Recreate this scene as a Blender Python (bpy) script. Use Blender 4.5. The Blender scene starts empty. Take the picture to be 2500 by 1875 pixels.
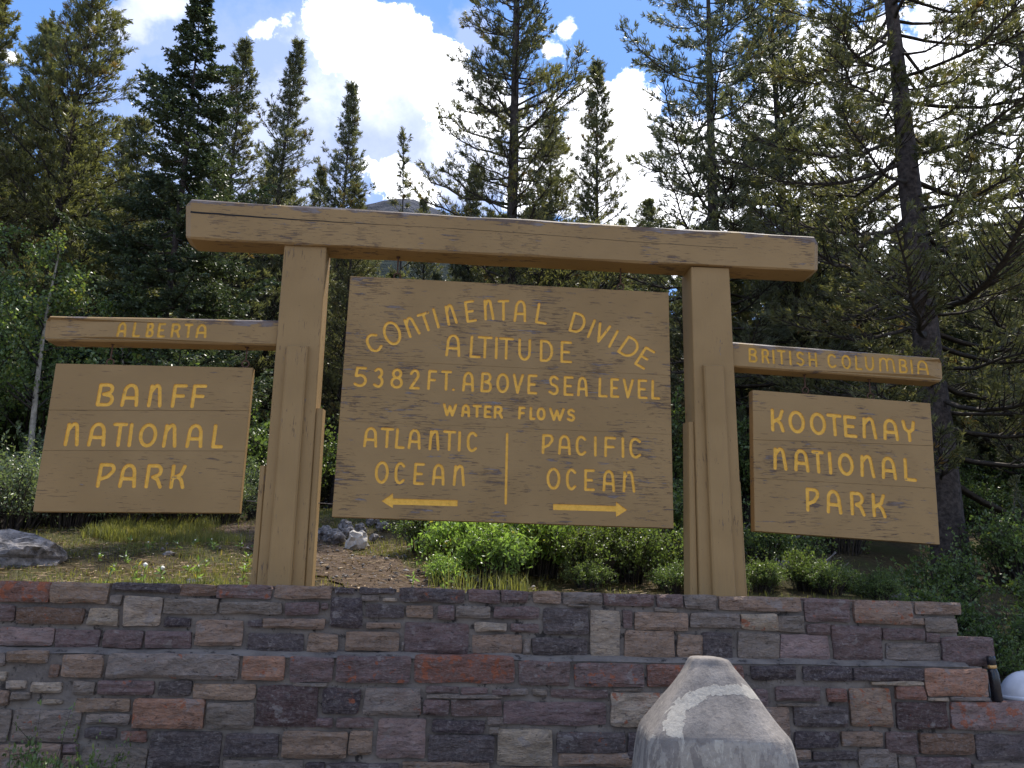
import bpy, bmesh, math, random
import numpy as np
from mathutils import Vector, Matrix, noise, Euler
random.seed(11)
SC = bpy.context.scene
COL = SC.collection
# ---------------------------------------------------------------- camera
cd = bpy.data.cameras.new('camera'); cam = bpy.data.objects.new('camera', cd); COL.objects.link(cam); SC.camera = cam
cd.sensor_fit = 'HORIZONTAL'; cd.sensor_width = 36.0; cd.lens = 36.0 * 2100.0 / 2500.0
cd.clip_start = 0.05; cd.clip_end = 6000
_y, _p, _r = [math.radians(a) for a in (5.15164642, 14.11356916, 1.19172802)]
fw = Vector((math.sin(_y) * math.cos(_p), math.cos(_y) * math.cos(_p), math.sin(_p)))
rt = Vector((math.cos(_y), -math.sin(_y), 0)); up = rt.cross(fw)
rt2 = rt * math.cos(_r) + up * math.sin(_r); up2 = -rt * math.sin(_r) + up * math.cos(_r)
m = Matrix((rt2, up2, -fw)).transposed().to_4x4(); m.translation = Vector((0, 0, 1.6)); cam.matrix_world = m
SC.render.resolution_x = 1024; SC.render.resolution_y = 768
# ---------------------------------------------------------------- light
SUN_AZ, SUN_EL = 29.0, 61.0            # degrees: azimuth from +Y towards +X
sv = Vector((math.sin(math.radians(SUN_AZ)) * math.cos(math.radians(SUN_EL)), math.cos(math.radians(SUN_AZ)) * math.cos(math.radians(SUN_EL)), math.sin(math.radians(SUN_EL))))
sd = bpy.data.lights.new('sun', 'SUN'); sd.energy = 4.4; sd.angle = math.radians(0.53); sd.color = (1.0, 0.93, 0.82)
so = bpy.data.objects.new('sun', sd); COL.objects.link(so); so.rotation_euler = sv.to_track_quat('Z', 'Y').to_euler()
SC.view_settings.view_transform = 'Standard'; SC.view_settings.look = 'None'; SC.view_settings.gamma = 1
SC.view_settings.use_curve_mapping = False
SC.view_settings.exposure = 0.72
SC.cycles.max_bounces = 7; SC.cycles.diffuse_bounces = 5; SC.cycles.transmission_bounces = 5; SC.cycles.glossy_bounces = 2
W = bpy.data.worlds.new('World'); SC.world = W; W.use_nodes = True
NT = W.node_tree; NT.nodes.clear()

class G:
    """small node-graph helper"""
    def __init__(s, nt): s.nt = nt
    def n(s, t, **k):
        nd = s.nt.nodes.new(t)
        ins = k.pop('ins', {})
        for a, b in k.items(): setattr(nd, a, b)
        for a, b in ins.items():
            if hasattr(b, 'is_linked') or isinstance(b, bpy.types.NodeSocket): s.nt.links.new(b, nd.inputs[a])
            else: nd.inputs[a].default_value = b
        return nd
    def m(s, op, a, b=None, c=None, clamp=False):
        nd = s.nt.nodes.new('ShaderNodeMath'); nd.operation = op; nd.use_clamp = clamp
        for i, v in enumerate((a, b, c)):
            if v is None: continue
            if isinstance(v, bpy.types.NodeSocket): s.nt.links.new(v, nd.inputs[i])
            else: nd.inputs[i].default_value = v
        return nd.outputs[0]
    def v(s, op, a, b=None):
        nd = s.nt.nodes.new('ShaderNodeVectorMath'); nd.operation = op
        for i, x in enumerate((a, b)):
            if x is None: continue
            if isinstance(x, bpy.types.NodeSocket): s.nt.links.new(x, nd.inputs[i])
            else: nd.inputs[i].default_value = x
        return nd.outputs['Value'] if op in ('LENGTH', 'DISTANCE', 'DOT_PRODUCT') else nd.outputs[0]
    def noise(s, vec, scale, detail=4, rough=0.55, dist=0.0, dim='3D'):
        nd = s.nt.nodes.new('ShaderNodeTexNoise'); nd.noise_dimensions = dim
        if vec is not None: s.nt.links.new(vec, nd.inputs['Vector'])
        nd.inputs['Scale'].default_value = scale; nd.inputs['Detail'].default_value = detail
        nd.inputs['Roughness'].default_value = rough; nd.inputs['Distortion'].default_value = dist
        return nd.outputs[0]
    def ss(s, x, a, b):
        nd = s.nt.nodes.new('ShaderNodeMapRange'); nd.interpolation_type = 'SMOOTHSTEP'
        s.nt.links.new(x, nd.inputs[0]); nd.inputs[1].default_value = a; nd.inputs[2].default_value = b
        return nd.outputs[0]
    def mix(s, f, a, b):
        nd = s.nt.nodes.new('ShaderNodeMix'); nd.data_type = 'RGBA'
        for i, v in ((0, f), (6, a), (7, b)):
            if isinstance(v, bpy.types.NodeSocket): s.nt.links.new(v, nd.inputs[i])
            else: nd.inputs[i].default_value = v if i == 0 else (*v, 1) if len(v) == 3 else v
        return nd.outputs[2]
    def mapv(s, vec, scale=(1, 1, 1), loc=(0, 0, 0)):
        nd = s.nt.nodes.new('ShaderNodeMapping'); s.nt.links.new(vec, nd.inputs[0])
        nd.inputs['Scale'].default_value = scale; nd.inputs['Location'].default_value = loc
        return nd.outputs[0]
    def l(s, a, b): s.nt.links.new(a, b)

g = G(NT)
sky = g.n('ShaderNodeTexSky'); sky.sky_type = 'NISHITA'; sky.sun_disc = False
sky.sun_elevation = math.radians(SUN_EL); sky.sun_rotation = math.radians(SUN_AZ); sky.altitude = 1600
sky.air_density = 1.0; sky.dust_density = 0.6; sky.ozone_density = 1.6
tc = g.n('ShaderNodeTexCoord'); D = tc.outputs['Generated']
sep = g.n('ShaderNodeSeparateXYZ', ins={0: D})
yy = g.m('MAXIMUM', sep.outputs[1], 0.04)
comb = g.n('ShaderNodeCombineXYZ', ins={0: g.m('DIVIDE', sep.outputs[0], yy), 1: g.m('DIVIDE', sep.outputs[2], yy)})
UV = comb.outputs[0]
wob = g.v('SUBTRACT', g.n('ShaderNodeTexNoise', ins={'Vector': D, 'Scale': 9.0, 'Detail': 6.0, 'Roughness': 0.6}).outputs['Color'], (0.5, 0.5, 0.5))
wob = g.v('MULTIPLY', wob, (0.20, 0.20, 0.0))
UVW = g.v('ADD', UV, wob)
def field(blobs):
    acc = None
    for (u, w, ru, rw) in blobs:
        d = g.v('LENGTH', g.v('MULTIPLY', g.v('SUBTRACT', UVW, (u, w, 0)), (1 / ru, 1 / rw, 0)))
        d = g.m('SUBTRACT', 1.0, d)
        acc = d if acc is None else g.m('MAXIMUM', acc, d)
    return acc
fine = g.noise(D, 34, 6, 0.65)
def with_noise(f, amp): return g.m('ADD', f, g.m('MULTIPLY', g.m('SUBTRACT', fine, 0.5), amp))
front = g.ss(sep.outputs[1], 0.05, 0.3)
WHITE = [(-0.147, 0.739, 0.078, 0.078), (-0.11, 0.672, 0.06, 0.076), (-0.082, 0.709, 0.045, 0.063), (-0.062, 0.683, 0.042, 0.042), (-0.008, 0.674, 0.055, 0.042), (0.03, 0.629, 0.048, 0.076), (-0.041, 0.671, 0.036, 0.031), (-0.047, 0.492, 0.058, 0.033), (0.177, 0.567, 0.067, 0.088), (0.233, 0.653, 0.069, 0.053), (0.323, 0.517, 0.163, 0.136), (0.582, 0.596, 0.221, 0.242), (0.765, 0.74, 0.155, 0.171), (0.092, 0.56, 0.036, 0.081), (-0.173, 0.808, 0.067, 0.058), (0.694, 0.423, 0.197, 0.134)]
SOFT = [(-0.102, 0.639, 0.101, 0.103), (-0.025, 0.645, 0.072, 0.062), (0.027, 0.556, 0.048, 0.114), (-0.172, 0.708, 0.054, 0.063), (-0.385, 0.731, 0.063, 0.038)]
PUFFS = [(-0.246, 0.711, 0.02, 0.018), (0.166, 0.739, 0.022, 0.023), (0.142, 0.714, 0.023, 0.017), (-0.543, 0.635, 0.021, 0.017), (0.137, 0.645, 0.037, 0.021)]
GREY = [(-0.051, 0.576, 0.113, 0.108), (-0.386, 0.737, 0.075, 0.042), (-0.002, 0.521, 0.083, 0.059), (-0.235, 0.556, 0.149, 0.105)]
VEIL = [(-0.215, 0.583, 0.282, 0.225), (-0.039, 0.571, 0.179, 0.17), (-0.371, 0.704, 0.116, 0.062), (0.015, 0.739, 0.037, 0.043)]
white = g.m('MULTIPLY', g.ss(with_noise(field(WHITE), 1.1), 0.0, 0.2), front)
soft = g.m('MULTIPLY', g.ss(with_noise(field(SOFT), 0.5), -0.05, 0.75), front)
puffs = g.m('MULTIPLY', g.ss(with_noise(field(PUFFS), 2.6), 0.0, 0.75), front)
grey = g.m('MULTIPLY', g.ss(with_noise(field(GREY), 0.9), 0.0, 0.45), front)
veil = g.m('MULTIPLY', g.ss(with_noise(field(VEIL), 0.5), -0.1, 0.55), front)
gen = g.ss(g.noise(D, 2.6, 7, 0.6), 0.47, 0.62)            # the cloud cover elsewhere in the sky
gen = g.m('MULTIPLY', gen, g.m('MULTIPLY', g.m('SUBTRACT', 1.0, g.ss(sep.outputs[1], 0.0, 0.35)), g.ss(sep.outputs[2], 0.0, 0.15)))
blue = g.mix(0.5, sky.outputs[0], (0.7, 2.0, 5.4))
inner = g.ss(g.noise(D, 14, 5, 0.6), 0.3, 0.75)
c = g.mix(g.m('MULTIPLY', veil, 0.85), blue, (2.5, 3.15, 5.2))
c = g.mix(g.m('MULTIPLY', grey, 0.92), c, g.mix(inner, (2.8, 3.3, 4.9), (3.9, 4.4, 5.9)))
c = g.mix(puffs, c, (8.5, 8.7, 9.2))
c = g.mix(g.m('MULTIPLY', soft, 0.8), c, g.mix(inner, (4.6, 5.0, 6.3), (6.6, 6.8, 7.6)))
c = g.mix(white, c, g.mix(inner, (8.2, 8.4, 9.3), (12.5, 12.5, 12.8)))
c = g.mix(gen, c, (7.0, 7.1, 7.4))
bg = g.n('ShaderNodeBackground', ins={0: c, 1: 0.135})
g.l(bg.outputs[0], g.n('ShaderNodeOutputWorld').inputs[0])

# ---------------------------------------------------------------- helpers
def tag(o, label=None, cat=None, group=None, kind=None):
    if label: o['label'] = label
    if cat: o['category'] = cat
    if group: o['group'] = group
    if kind: o['kind'] = kind
    return o
def empty(name, loc=(0, 0, 0), **k):
    o = bpy.data.objects.new(name, None); COL.objects.link(o); o.location = loc; o.empty_display_size = 0.1
    return tag(o, **k)
def mesh_np(name, v, f, smooth=False, tint=None, mats=(), fmat=None):
    """v (n,3) array; f (k,3|4) array or list"""
    me = bpy.data.meshes.new(name)
    v = np.asarray(v, np.float32); f = np.asarray(f, np.int32)
    me.vertices.add(len(v)); me.vertices.foreach_set('co', v.ravel())
    n = f.shape[1]
    me.loops.add(f.size); me.loops.foreach_set('vertex_index', f.ravel())
    me.polygons.add(len(f)); me.polygons.foreach_set('loop_start', np.arange(len(f), dtype=np.int32) * n)
    me.polygons.foreach_set('loop_total', np.full(len(f), n, np.int32))
    me.update(calc_edges=True)
    if smooth: me.polygons.foreach_set('use_smooth', np.ones(len(f), bool))
    if tint is not None:
        a = me.attributes.new('tint', 'FLOAT', 'POINT'); a.data.foreach_set('value', np.asarray(tint, np.float32))
    for mt in mats: me.materials.append(mt)
    if fmat is not None: me.polygons.foreach_set('material_index', np.asarray(fmat, np.int32))
    me.validate()
    return me
def link(name, me, parent=None, loc=(0, 0, 0), **k):
    o = bpy.data.objects.new(name, me); COL.objects.link(o); o.location = loc
    if parent is not None: o.parent = parent
    return tag(o, **k)
def bm_obj(name, bm, mat, parent=None, loc=(0, 0, 0), smooth=False, **k):
    me = bpy.data.meshes.new(name); bm.normal_update(); bm.to_mesh(me); bm.free()
    if smooth:
        for p in me.polygons: p.use_smooth = True
    me.materials.append(mat)
    return link(name, me, parent, loc, **k)

def newmat(name):
    mt = bpy.data.materials.new(name); mt.use_nodes = True; mt.node_tree.nodes.clear()
    gg = G(mt.node_tree); out = gg.n('ShaderNodeOutputMaterial')
    return mt, gg, out
def bump(gg, h, strength=0.5, dist=0.01):
    b = gg.n('ShaderNodeBump', ins={'Height': h, 'Strength': strength, 'Distance': dist}); return b.outputs[0]
def principled(gg, out, col, rough=0.8, nrm=None, spec=0.3, **k):
    p = gg.n('ShaderNodeBsdfPrincipled')
    for key, v in (('Base Color', col), ('Roughness', rough), ('Specular IOR Level', spec)):
        if isinstance(v, bpy.types.NodeSocket): gg.l(v, p.inputs[key])
        else: p.inputs[key].default_value = (*v, 1) if key == 'Base Color' and len(v) == 3 else v
    if nrm is not None: gg.l(nrm, p.inputs['Normal'])
    for a, b in k.items(): p.inputs[a].default_value = b
    gg.l(p.outputs[0], out.inputs[0]); return p

# ---------------------------------------------------------------- materials
def mat_paint(name, vertical=False, wear=0.5, seed=0.0, streak=1.0, top=None):
    """tan paint over weathered grey-brown timber, flaking along the grain"""
    mt, q, out = newmat(name)
    t = q.n('ShaderNodeTexCoord').outputs['Object']
    geo = q.n('ShaderNodeNewGeometry').outputs['Position']
    s = (26, 9, 1.9) if vertical else (2.3, 9, 26)
    st = q.mapv(geo, s, (seed, seed, seed)); st2 = q.mapv(geo, tuple(a * 2.6 for a in s), (seed + 3, 0, 0))
    big = q.noise(geo, 1.5, 3, 0.6); n1 = q.noise(st, 1.7, 9, 0.72, 0.5); n2 = q.noise(st2, 1.5, 4, 0.6)
    mid = q.noise(q.mapv(geo, (s[0] * .75, s[1] * .5, s[2] * .55) if not vertical else (s[0] * .45, s[1] * .5, s[2] * .9), (seed * 2, 1, 0)), 2.6, 10, 0.74, 0.4)
    base = q.mix(q.ss(big, 0.3, 0.7), (0.268, 0.170, 0.070), (0.318, 0.205, 0.088))
    base = q.mix(q.m('MULTIPLY', q.ss(n2, 0.45, 0.75), 0.28), base, (0.235, 0.150, 0.078))
    # flaked patches: wood showing grey or dark brown
    zone = q.noise(geo, 3.1, 4, 0.65)
    cl = q.m('MULTIPLY', q.m('SUBTRACT', zone, 0.5), 0.42)
    patch = q.ss(q.m('ADD', cl, q.m('ADD', mid, q.m('MULTIPLY', q.m('SUBTRACT', n1, 0.5), 0.5))), 0.715 - 0.115 * wear, 0.730 - 0.115 * wear)
    wood = q.mix(q.ss(q.noise(geo, 5, 2), 0.42, 0.6), (0.115, 0.086, 0.074), (0.205, 0.185, 0.190))
    wood = q.mix(q.ss(n2, 0.4, 0.7), wood, (0.125, 0.080, 0.052))
    if top is not None:
        zz = q.n('ShaderNodeSeparateXYZ', ins={0: geo}).outputs[2]
        edge = q.m('ADD', q.m('MULTIPLY', q.m('SUBTRACT', zz, top), 9.0), q.m('ADD', q.m('MULTIPLY', q.m('SUBTRACT', mid, 0.5), 2.6), q.m('MULTIPLY', q.m('SUBTRACT', zone, 0.5), 2.0)))
        patch = q.m('MAXIMUM', patch, q.ss(edge, 0.0, 0.04))
    col = q.mix(q.m('MULTIPLY', patch, 0.9), base, wood)
    n3 = q.noise(q.mapv(geo, (s[0] * 2.2, s[1] * 3, s[2] * 3.2), (seed, 2, 5)), 1.6, 3, 0.6, 0.2)
    thin = q.ss(q.m('ADD', q.m('MULTIPLY', cl, 1.6), n3), 0.715 - 0.075 * wear * streak, 0.73 - 0.075 * wear * streak)
    thin = q.m('MAXIMUM', thin, q.ss(q.m('ADD', cl, n1), 0.745 - 0.09 * wear * streak, 0.76 - 0.09 * wear * streak))
    col = q.mix(q.m('MULTIPLY', thin, 0.72), col, (0.115, 0.072, 0.045))
    speck = q.ss(q.noise(geo, 55, 2, 0.5), 0.70, 0.76)
    col = q.mix(q.m('MULTIPLY', speck, 0.55), col, (0.13, 0.085, 0.05))
    h = q.m('SUBTRACT', q.m('MULTIPLY', q.noise(geo, 240, 2), 0.15), q.m('ADD', patch, thin))
    h = q.m('ADD', h, q.m('MULTIPLY', n2, 0.35))
    principled(q, out, col, 0.62, bump(q, h, 0.55, 0.004), 0.25)
    return mt
M_PAINT_H = mat_paint('tan_paint_boards', False, 0.95, 2.0)
M_PAINT_L = mat_paint('tan_paint_board_light_wear', False, 0.45, 9.0)
M_PAINT_R = mat_paint('tan_paint_board_wear', False, 0.85, 17.0)
M_BEAM = mat_paint('tan_paint_beam', False, 0.8, 31.0, 1.3, 4.505)
M_ARM = mat_paint('tan_paint_arm', False, 0.55, 44.0, 1.0, 3.585)
M_POST = mat_paint('tan_paint_post', True, 0.32, 5.0, 0.5)

def simple(name, col, rough=0.8, scale=30.0, amp=0.25, bstr=0.3, bd=0.005, metal=0.0, spec=0.3):
    mt, q, out = newmat(name)
    geo = q.n('ShaderNodeTexCoord').outputs['Object']
    n = q.noise(geo, scale, 5, 0.6)
    c2 = tuple(max(0, a * (1 - amp)) for a in col); c3 = tuple(a * (1 + amp) for a in col)
    principled(q, out, q.mix(q.ss(n, 0.3, 0.7), c2, c3), rough, bump(q, n, bstr, bd), spec, Metallic=metal)
    return mt
def mat_yellow():
    mt, q, out = newmat('yellow_letter_paint')
    geo = q.n('ShaderNodeNewGeometry').outputs['Position']
    a = q.noise(geo, 26, 5, 0.65); b = q.noise(geo, 90, 3, 0.6)
    col = q.mix(q.ss(a, 0.3, 0.7), (0.68, 0.37, 0.05), (0.84, 0.48, 0.08))
    col = q.mix(q.ss(q.noise(geo, 9, 4, 0.7), 0.66, 0.70), col, (0.36, 0.215, 0.085))
    col = q.mix(q.m('MULTIPLY', q.ss(b, 0.62, 0.7), 0.6), col, (0.36, 0.21, 0.07))
    principled(q, out, col, 0.6, bump(q, b, 0.4, 0.002), 0.25); return mt
M_YEL = mat_yellow()
M_YEL_WORN = simple('worn_yellow_letter_paint', (0.62, 0.345, 0.050), 0.7, 40, 0.18, 0.3, 0.002)
M_RUST = simple('rusty_iron', (0.085, 0.045, 0.03), 0.8, 80, 0.4)
M_WIRE = simple('steel_wire', (0.16, 0.14, 0.12), 0.5, 80, 0.3, metal=0.6)

def mat_stone():
    mt, q, out = newmat('wall_stone')
    oi = q.n('ShaderNodeObjectInfo'); t = q.n('ShaderNodeTexCoord').outputs['Object']
    rv = q.n('ShaderNodeCombineXYZ', ins={0: q.m('MULTIPLY', oi.outputs['Random'], 91.0), 1: q.m('MULTIPLY', oi.outputs['Random'], 37.0), 2: q.m('MULTIPLY', oi.outputs['Random'], 53.0)}).outputs[0]
    p = q.v('ADD', t, rv); ps = q.mapv(p, (1, 1, 2.6))
    a = q.noise(ps, 9, 6, 0.65, 0.6); b = q.noise(p, 46, 5, 0.7); cch = q.noise(ps, 22, 5, 0.7, 0.4)
    base = oi.outputs['Color']
    col = q.mix(q.m('MULTIPLY', q.ss(a, 0.3, 0.72), 0.6), base, q.v('MULTIPLY', base, (2.1, 1.95, 1.8)))
    col = q.mix(q.m('MULTIPLY', q.ss(cch, 0.5, 0.75), 0.45), col, q.v('MULTIPLY', base, (0.45, 0.45, 0.5)))
    col = q.mix(q.m('MULTIPLY', q.ss(b, 0.45, 0.70), 0.50), col, (0.30, 0.262, 0.245))
    fl = q.noise(q.mapv(p, (5, 5, 14)), 4, 5, 0.75, 1.0)
    col = q.mix(q.m('MULTIPLY', q.ss(fl, 0.56, 0.66), 0.55), col, (0.36, 0.315, 0.29))
    col = q.mix(q.m('MULTIPLY', q.ss(fl, 0.44, 0.34), 0.70), col, (0.025, 0.021, 0.023))
    rustn = q.noise(p, 5.0, 3, 0.6)
    col = q.mix(q.m('MULTIPLY', q.m('MULTIPLY', q.ss(rustn, 0.50, 0.72), 0.32), q.m('ADD', oi.outputs['Alpha'], 0.25)), col, (0.21, 0.085, 0.05))
    lich = q.noise(p, 15, 5, 0.68, 0.2)
    th = q.m('SUBTRACT', 0.70, q.m('MULTIPLY', oi.outputs['Alpha'], 0.165))
    lm = q.m('MULTIPLY', q.m('SUBTRACT', lich, th), 22.0, clamp=True)
    col = q.mix(q.m('MULTIPLY', lm, 0.75), col, (0.42, 0.125, 0.055))
    pale = q.ss(q.noise(p, 8, 4, 0.6), 0.625, 0.65)
    col = q.mix(q.m('MULTIPLY', pale, 0.6), col, (0.33, 0.29, 0.27))
    h = q.m('ADD', q.m('MULTIPLY', a, 1.2), q.m('ADD', q.m('MULTIPLY', b, 0.35), q.m('MULTIPLY', cch, 0.8)))
    principled(q, out, col, 0.85, bump(q, q.m('ADD', h, q.m('MULTIPLY', fl, 1.0)), 1.0, 0.03), 0.25)
    return mt
M_STONE = mat_stone()
def mat_mortar():
    mt, q, out = newmat('mortar')
    geo = q.n('ShaderNodeNewGeometry').outputs['Position']
    a = q.noise(geo, 5, 5, 0.6); b = q.noise(geo, 60, 4, 0.7)
    col = q.mix(q.ss(a, 0.3, 0.7), (0.125, 0.108, 0.098), (0.225, 0.195, 0.170))
    col = q.mix(q.ss(q.noise(geo, 12, 4, 0.7), 0.56, 0.66), col, (0.045, 0.040, 0.038))
    col = q.mix(q.m('MULTIPLY', q.ss(b, 0.5, 0.75), 0.4), col, (0.25, 0.22, 0.2))
    principled(q, out, col, 0.95, bump(q, q.m('ADD', a, b), 0.7, 0.012), 0.1)
    return mt
M_MORTAR = mat_mortar()

def mat_leaf(name, c1, c2, c3, trans=0.45, gloss=0.35, rough=0.45):
    """c1 dark, c2 common, c3 rare tint; per-leaf attribute 'tint'"""
    mt, q, out = newmat(name)
    at = q.n('ShaderNodeAttribute', attribute_name='tint').outputs['Fac']
    oi = q.n('ShaderNodeObjectInfo').outputs['Random']
    col = q.mix(q.ss(at, 0.0, 0.75), c1, c2)
    col = q.mix(q.ss(at, 0.86, 0.95), col, c3)
    col = q.mix(q.m('MULTIPLY', oi, 0.30), col, q.v('MULTIPLY', col, (1.25, 1.05, 0.7)))
    dif = q.n('ShaderNodeBsdfPrincipled', ins={'Base Color': col, 'Roughness': rough, 'Specular IOR Level': gloss})
    tr = q.n('ShaderNodeBsdfTranslucent', ins={'Color': q.v('MULTIPLY', col, (1.55, 1.6, 0.85))})
    ms = q.n('ShaderNodeMixShader', ins={0: trans, 1: dif.outputs[0], 2: tr.outputs[0]})
    q.l(ms.outputs[0], out.inputs[0]); return mt
M_PINE = mat_leaf('pine_needles', (0.066, 0.076, 0.044), (0.160, 0.162, 0.082), (0.19, 0.12, 0.045), 0.38, 0.35)
M_PINE2 = mat_leaf('pine_needles_yellowish', (0.075, 0.086, 0.044), (0.170, 0.176, 0.080), (0.22, 0.16, 0.08), 0.38, 0.35)
M_PINE3 = mat_leaf('pine_needles_bluish', (0.068, 0.080, 0.056), (0.158, 0.168, 0.105), (0.15, 0.11, 0.06), 0.36, 0.4)
M_SPRUCE = mat_leaf('spruce_needles', (0.032, 0.054, 0.036), (0.082, 0.110, 0.062), (0.09, 0.10, 0.045), 0.22, 0.35)
M_LEAF = mat_leaf('shrub_leaves', (0.060, 0.090, 0.032), (0.130, 0.190, 0.060), (0.22, 0.22, 0.06), 0.42, 0.6, 0.38)
M_LEAF_B = mat_leaf('bright_shrub_leaves', (0.11, 0.18, 0.05), (0.24, 0.36, 0.10), (0.30, 0.24, 0.05), 0.45, 0.7, 0.35)
M_LEAF_G = mat_leaf('willow_leaves', (0.075, 0.105, 0.055), (0.155, 0.200, 0.105), (0.20, 0.21, 0.09), 0.40, 0.75, 0.36)
M_GRASS = mat_leaf('grass_blades', (0.080, 0.092, 0.030), (0.175, 0.180, 0.060), (0.32, 0.26, 0.09), 0.4, 0.3, 0.6)
M_PETAL = simple('white_petals', (0.75, 0.72, 0.62), 0.7, 60, 0.05)
M_BARK = simple('bark', (0.060, 0.048, 0.043), 0.95, 14, 0.5, 0.9, 0.03)
M_TWIG = simple('twig_bark', (0.048, 0.040, 0.033), 0.95, 20, 0.4, 0.3, 0.01)
M_PALEBARK = simple('pale_bark', (0.30, 0.27, 0.22), 0.8, 16, 0.35, 0.4, 0.01)
M_DEADWOOD = simple('grey_deadwood', (0.16, 0.145, 0.135), 0.9, 10, 0.4, 0.8, 0.02)
M_ROCK = simple('grey_rock', (0.17, 0.158, 0.155), 0.9, 11, 0.75, 1.0, 0.05)
M_PALEROCK = simple('pale_rock', (0.42, 0.39, 0.35), 0.9, 7, 0.3, 0.9, 0.04)
mt_, q_, out_ = newmat('mountain_rock'); gp_ = q_.n('ShaderNodeNewGeometry').outputs['Position']; zz_ = q_.n('ShaderNodeSeparateXYZ', ins={0: gp_}).outputs[2]
nn_ = q_.noise(gp_, 0.022, 7, 0.7); tr_ = q_.ss(q_.m('ADD', zz_, q_.m('MULTIPLY', nn_, 160.0)), 560.0, 700.0)
c_ = q_.mix(q_.ss(nn_, .4, .65), (0.050, 0.055, 0.070), (0.105, 0.110, 0.130)); c_ = q_.mix(tr_, (0.020, 0.030, 0.028), c_)
principled(q_, out_, c_, 1.0, bump(q_, nn_, 1.0, 25.0), 0.05); M_MOUNT = mt_
M_BLACK = simple('black_glass', (0.012, 0.012, 0.016), 0.25, 20, 0.2, 0.05, 0.001, spec=0.5)
M_GOLD = simple('gold_ring', (0.55, 0.34, 0.14), 0.4, 20, 0.2, 0.1, 0.001, metal=0.5)
M_WHITE = simple('white_plastic', (0.62, 0.62, 0.66), 0.5, 9, 0.12, 0.1, 0.002)
M_DARK = simple('dark_void', (0.01, 0.01, 0.012), 0.8)
M_ORANGE = simple('orange_petals', (0.7, 0.2, 0.02), 0.7, 60, 0.1)

# ---------------------------------------------------------------- terrain
def sst(a, b, x):
    t = np.clip((x - a) / (b - a), 0, 1); return t * t * (3 - 2 * t)
def ground_z(x, y):
    x = np.asarray(x, float); y = np.asarray(y, float)
    z = 1.60 + 0.165 * np.clip(y - 6.35, 0, 8.0) + 0.085 * np.clip(y - 14.35, 0, 40) + 0.03 * np.clip(y - 54, 0, 400)
    z = z + 0.05 * np.sin(x * 1.3 + y * 0.7) * sst(7, 9, y) + 0.035 * np.sin(x * 2.9 - y * 1.9) * sst(6.8, 8, y)
    drop = sst(3.5, 4.4, x) * (1 - sst(8.0, 13.0, y)) * 0.75
    return z - drop
def gz(x, y): return float(ground_z(x, y))

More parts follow.
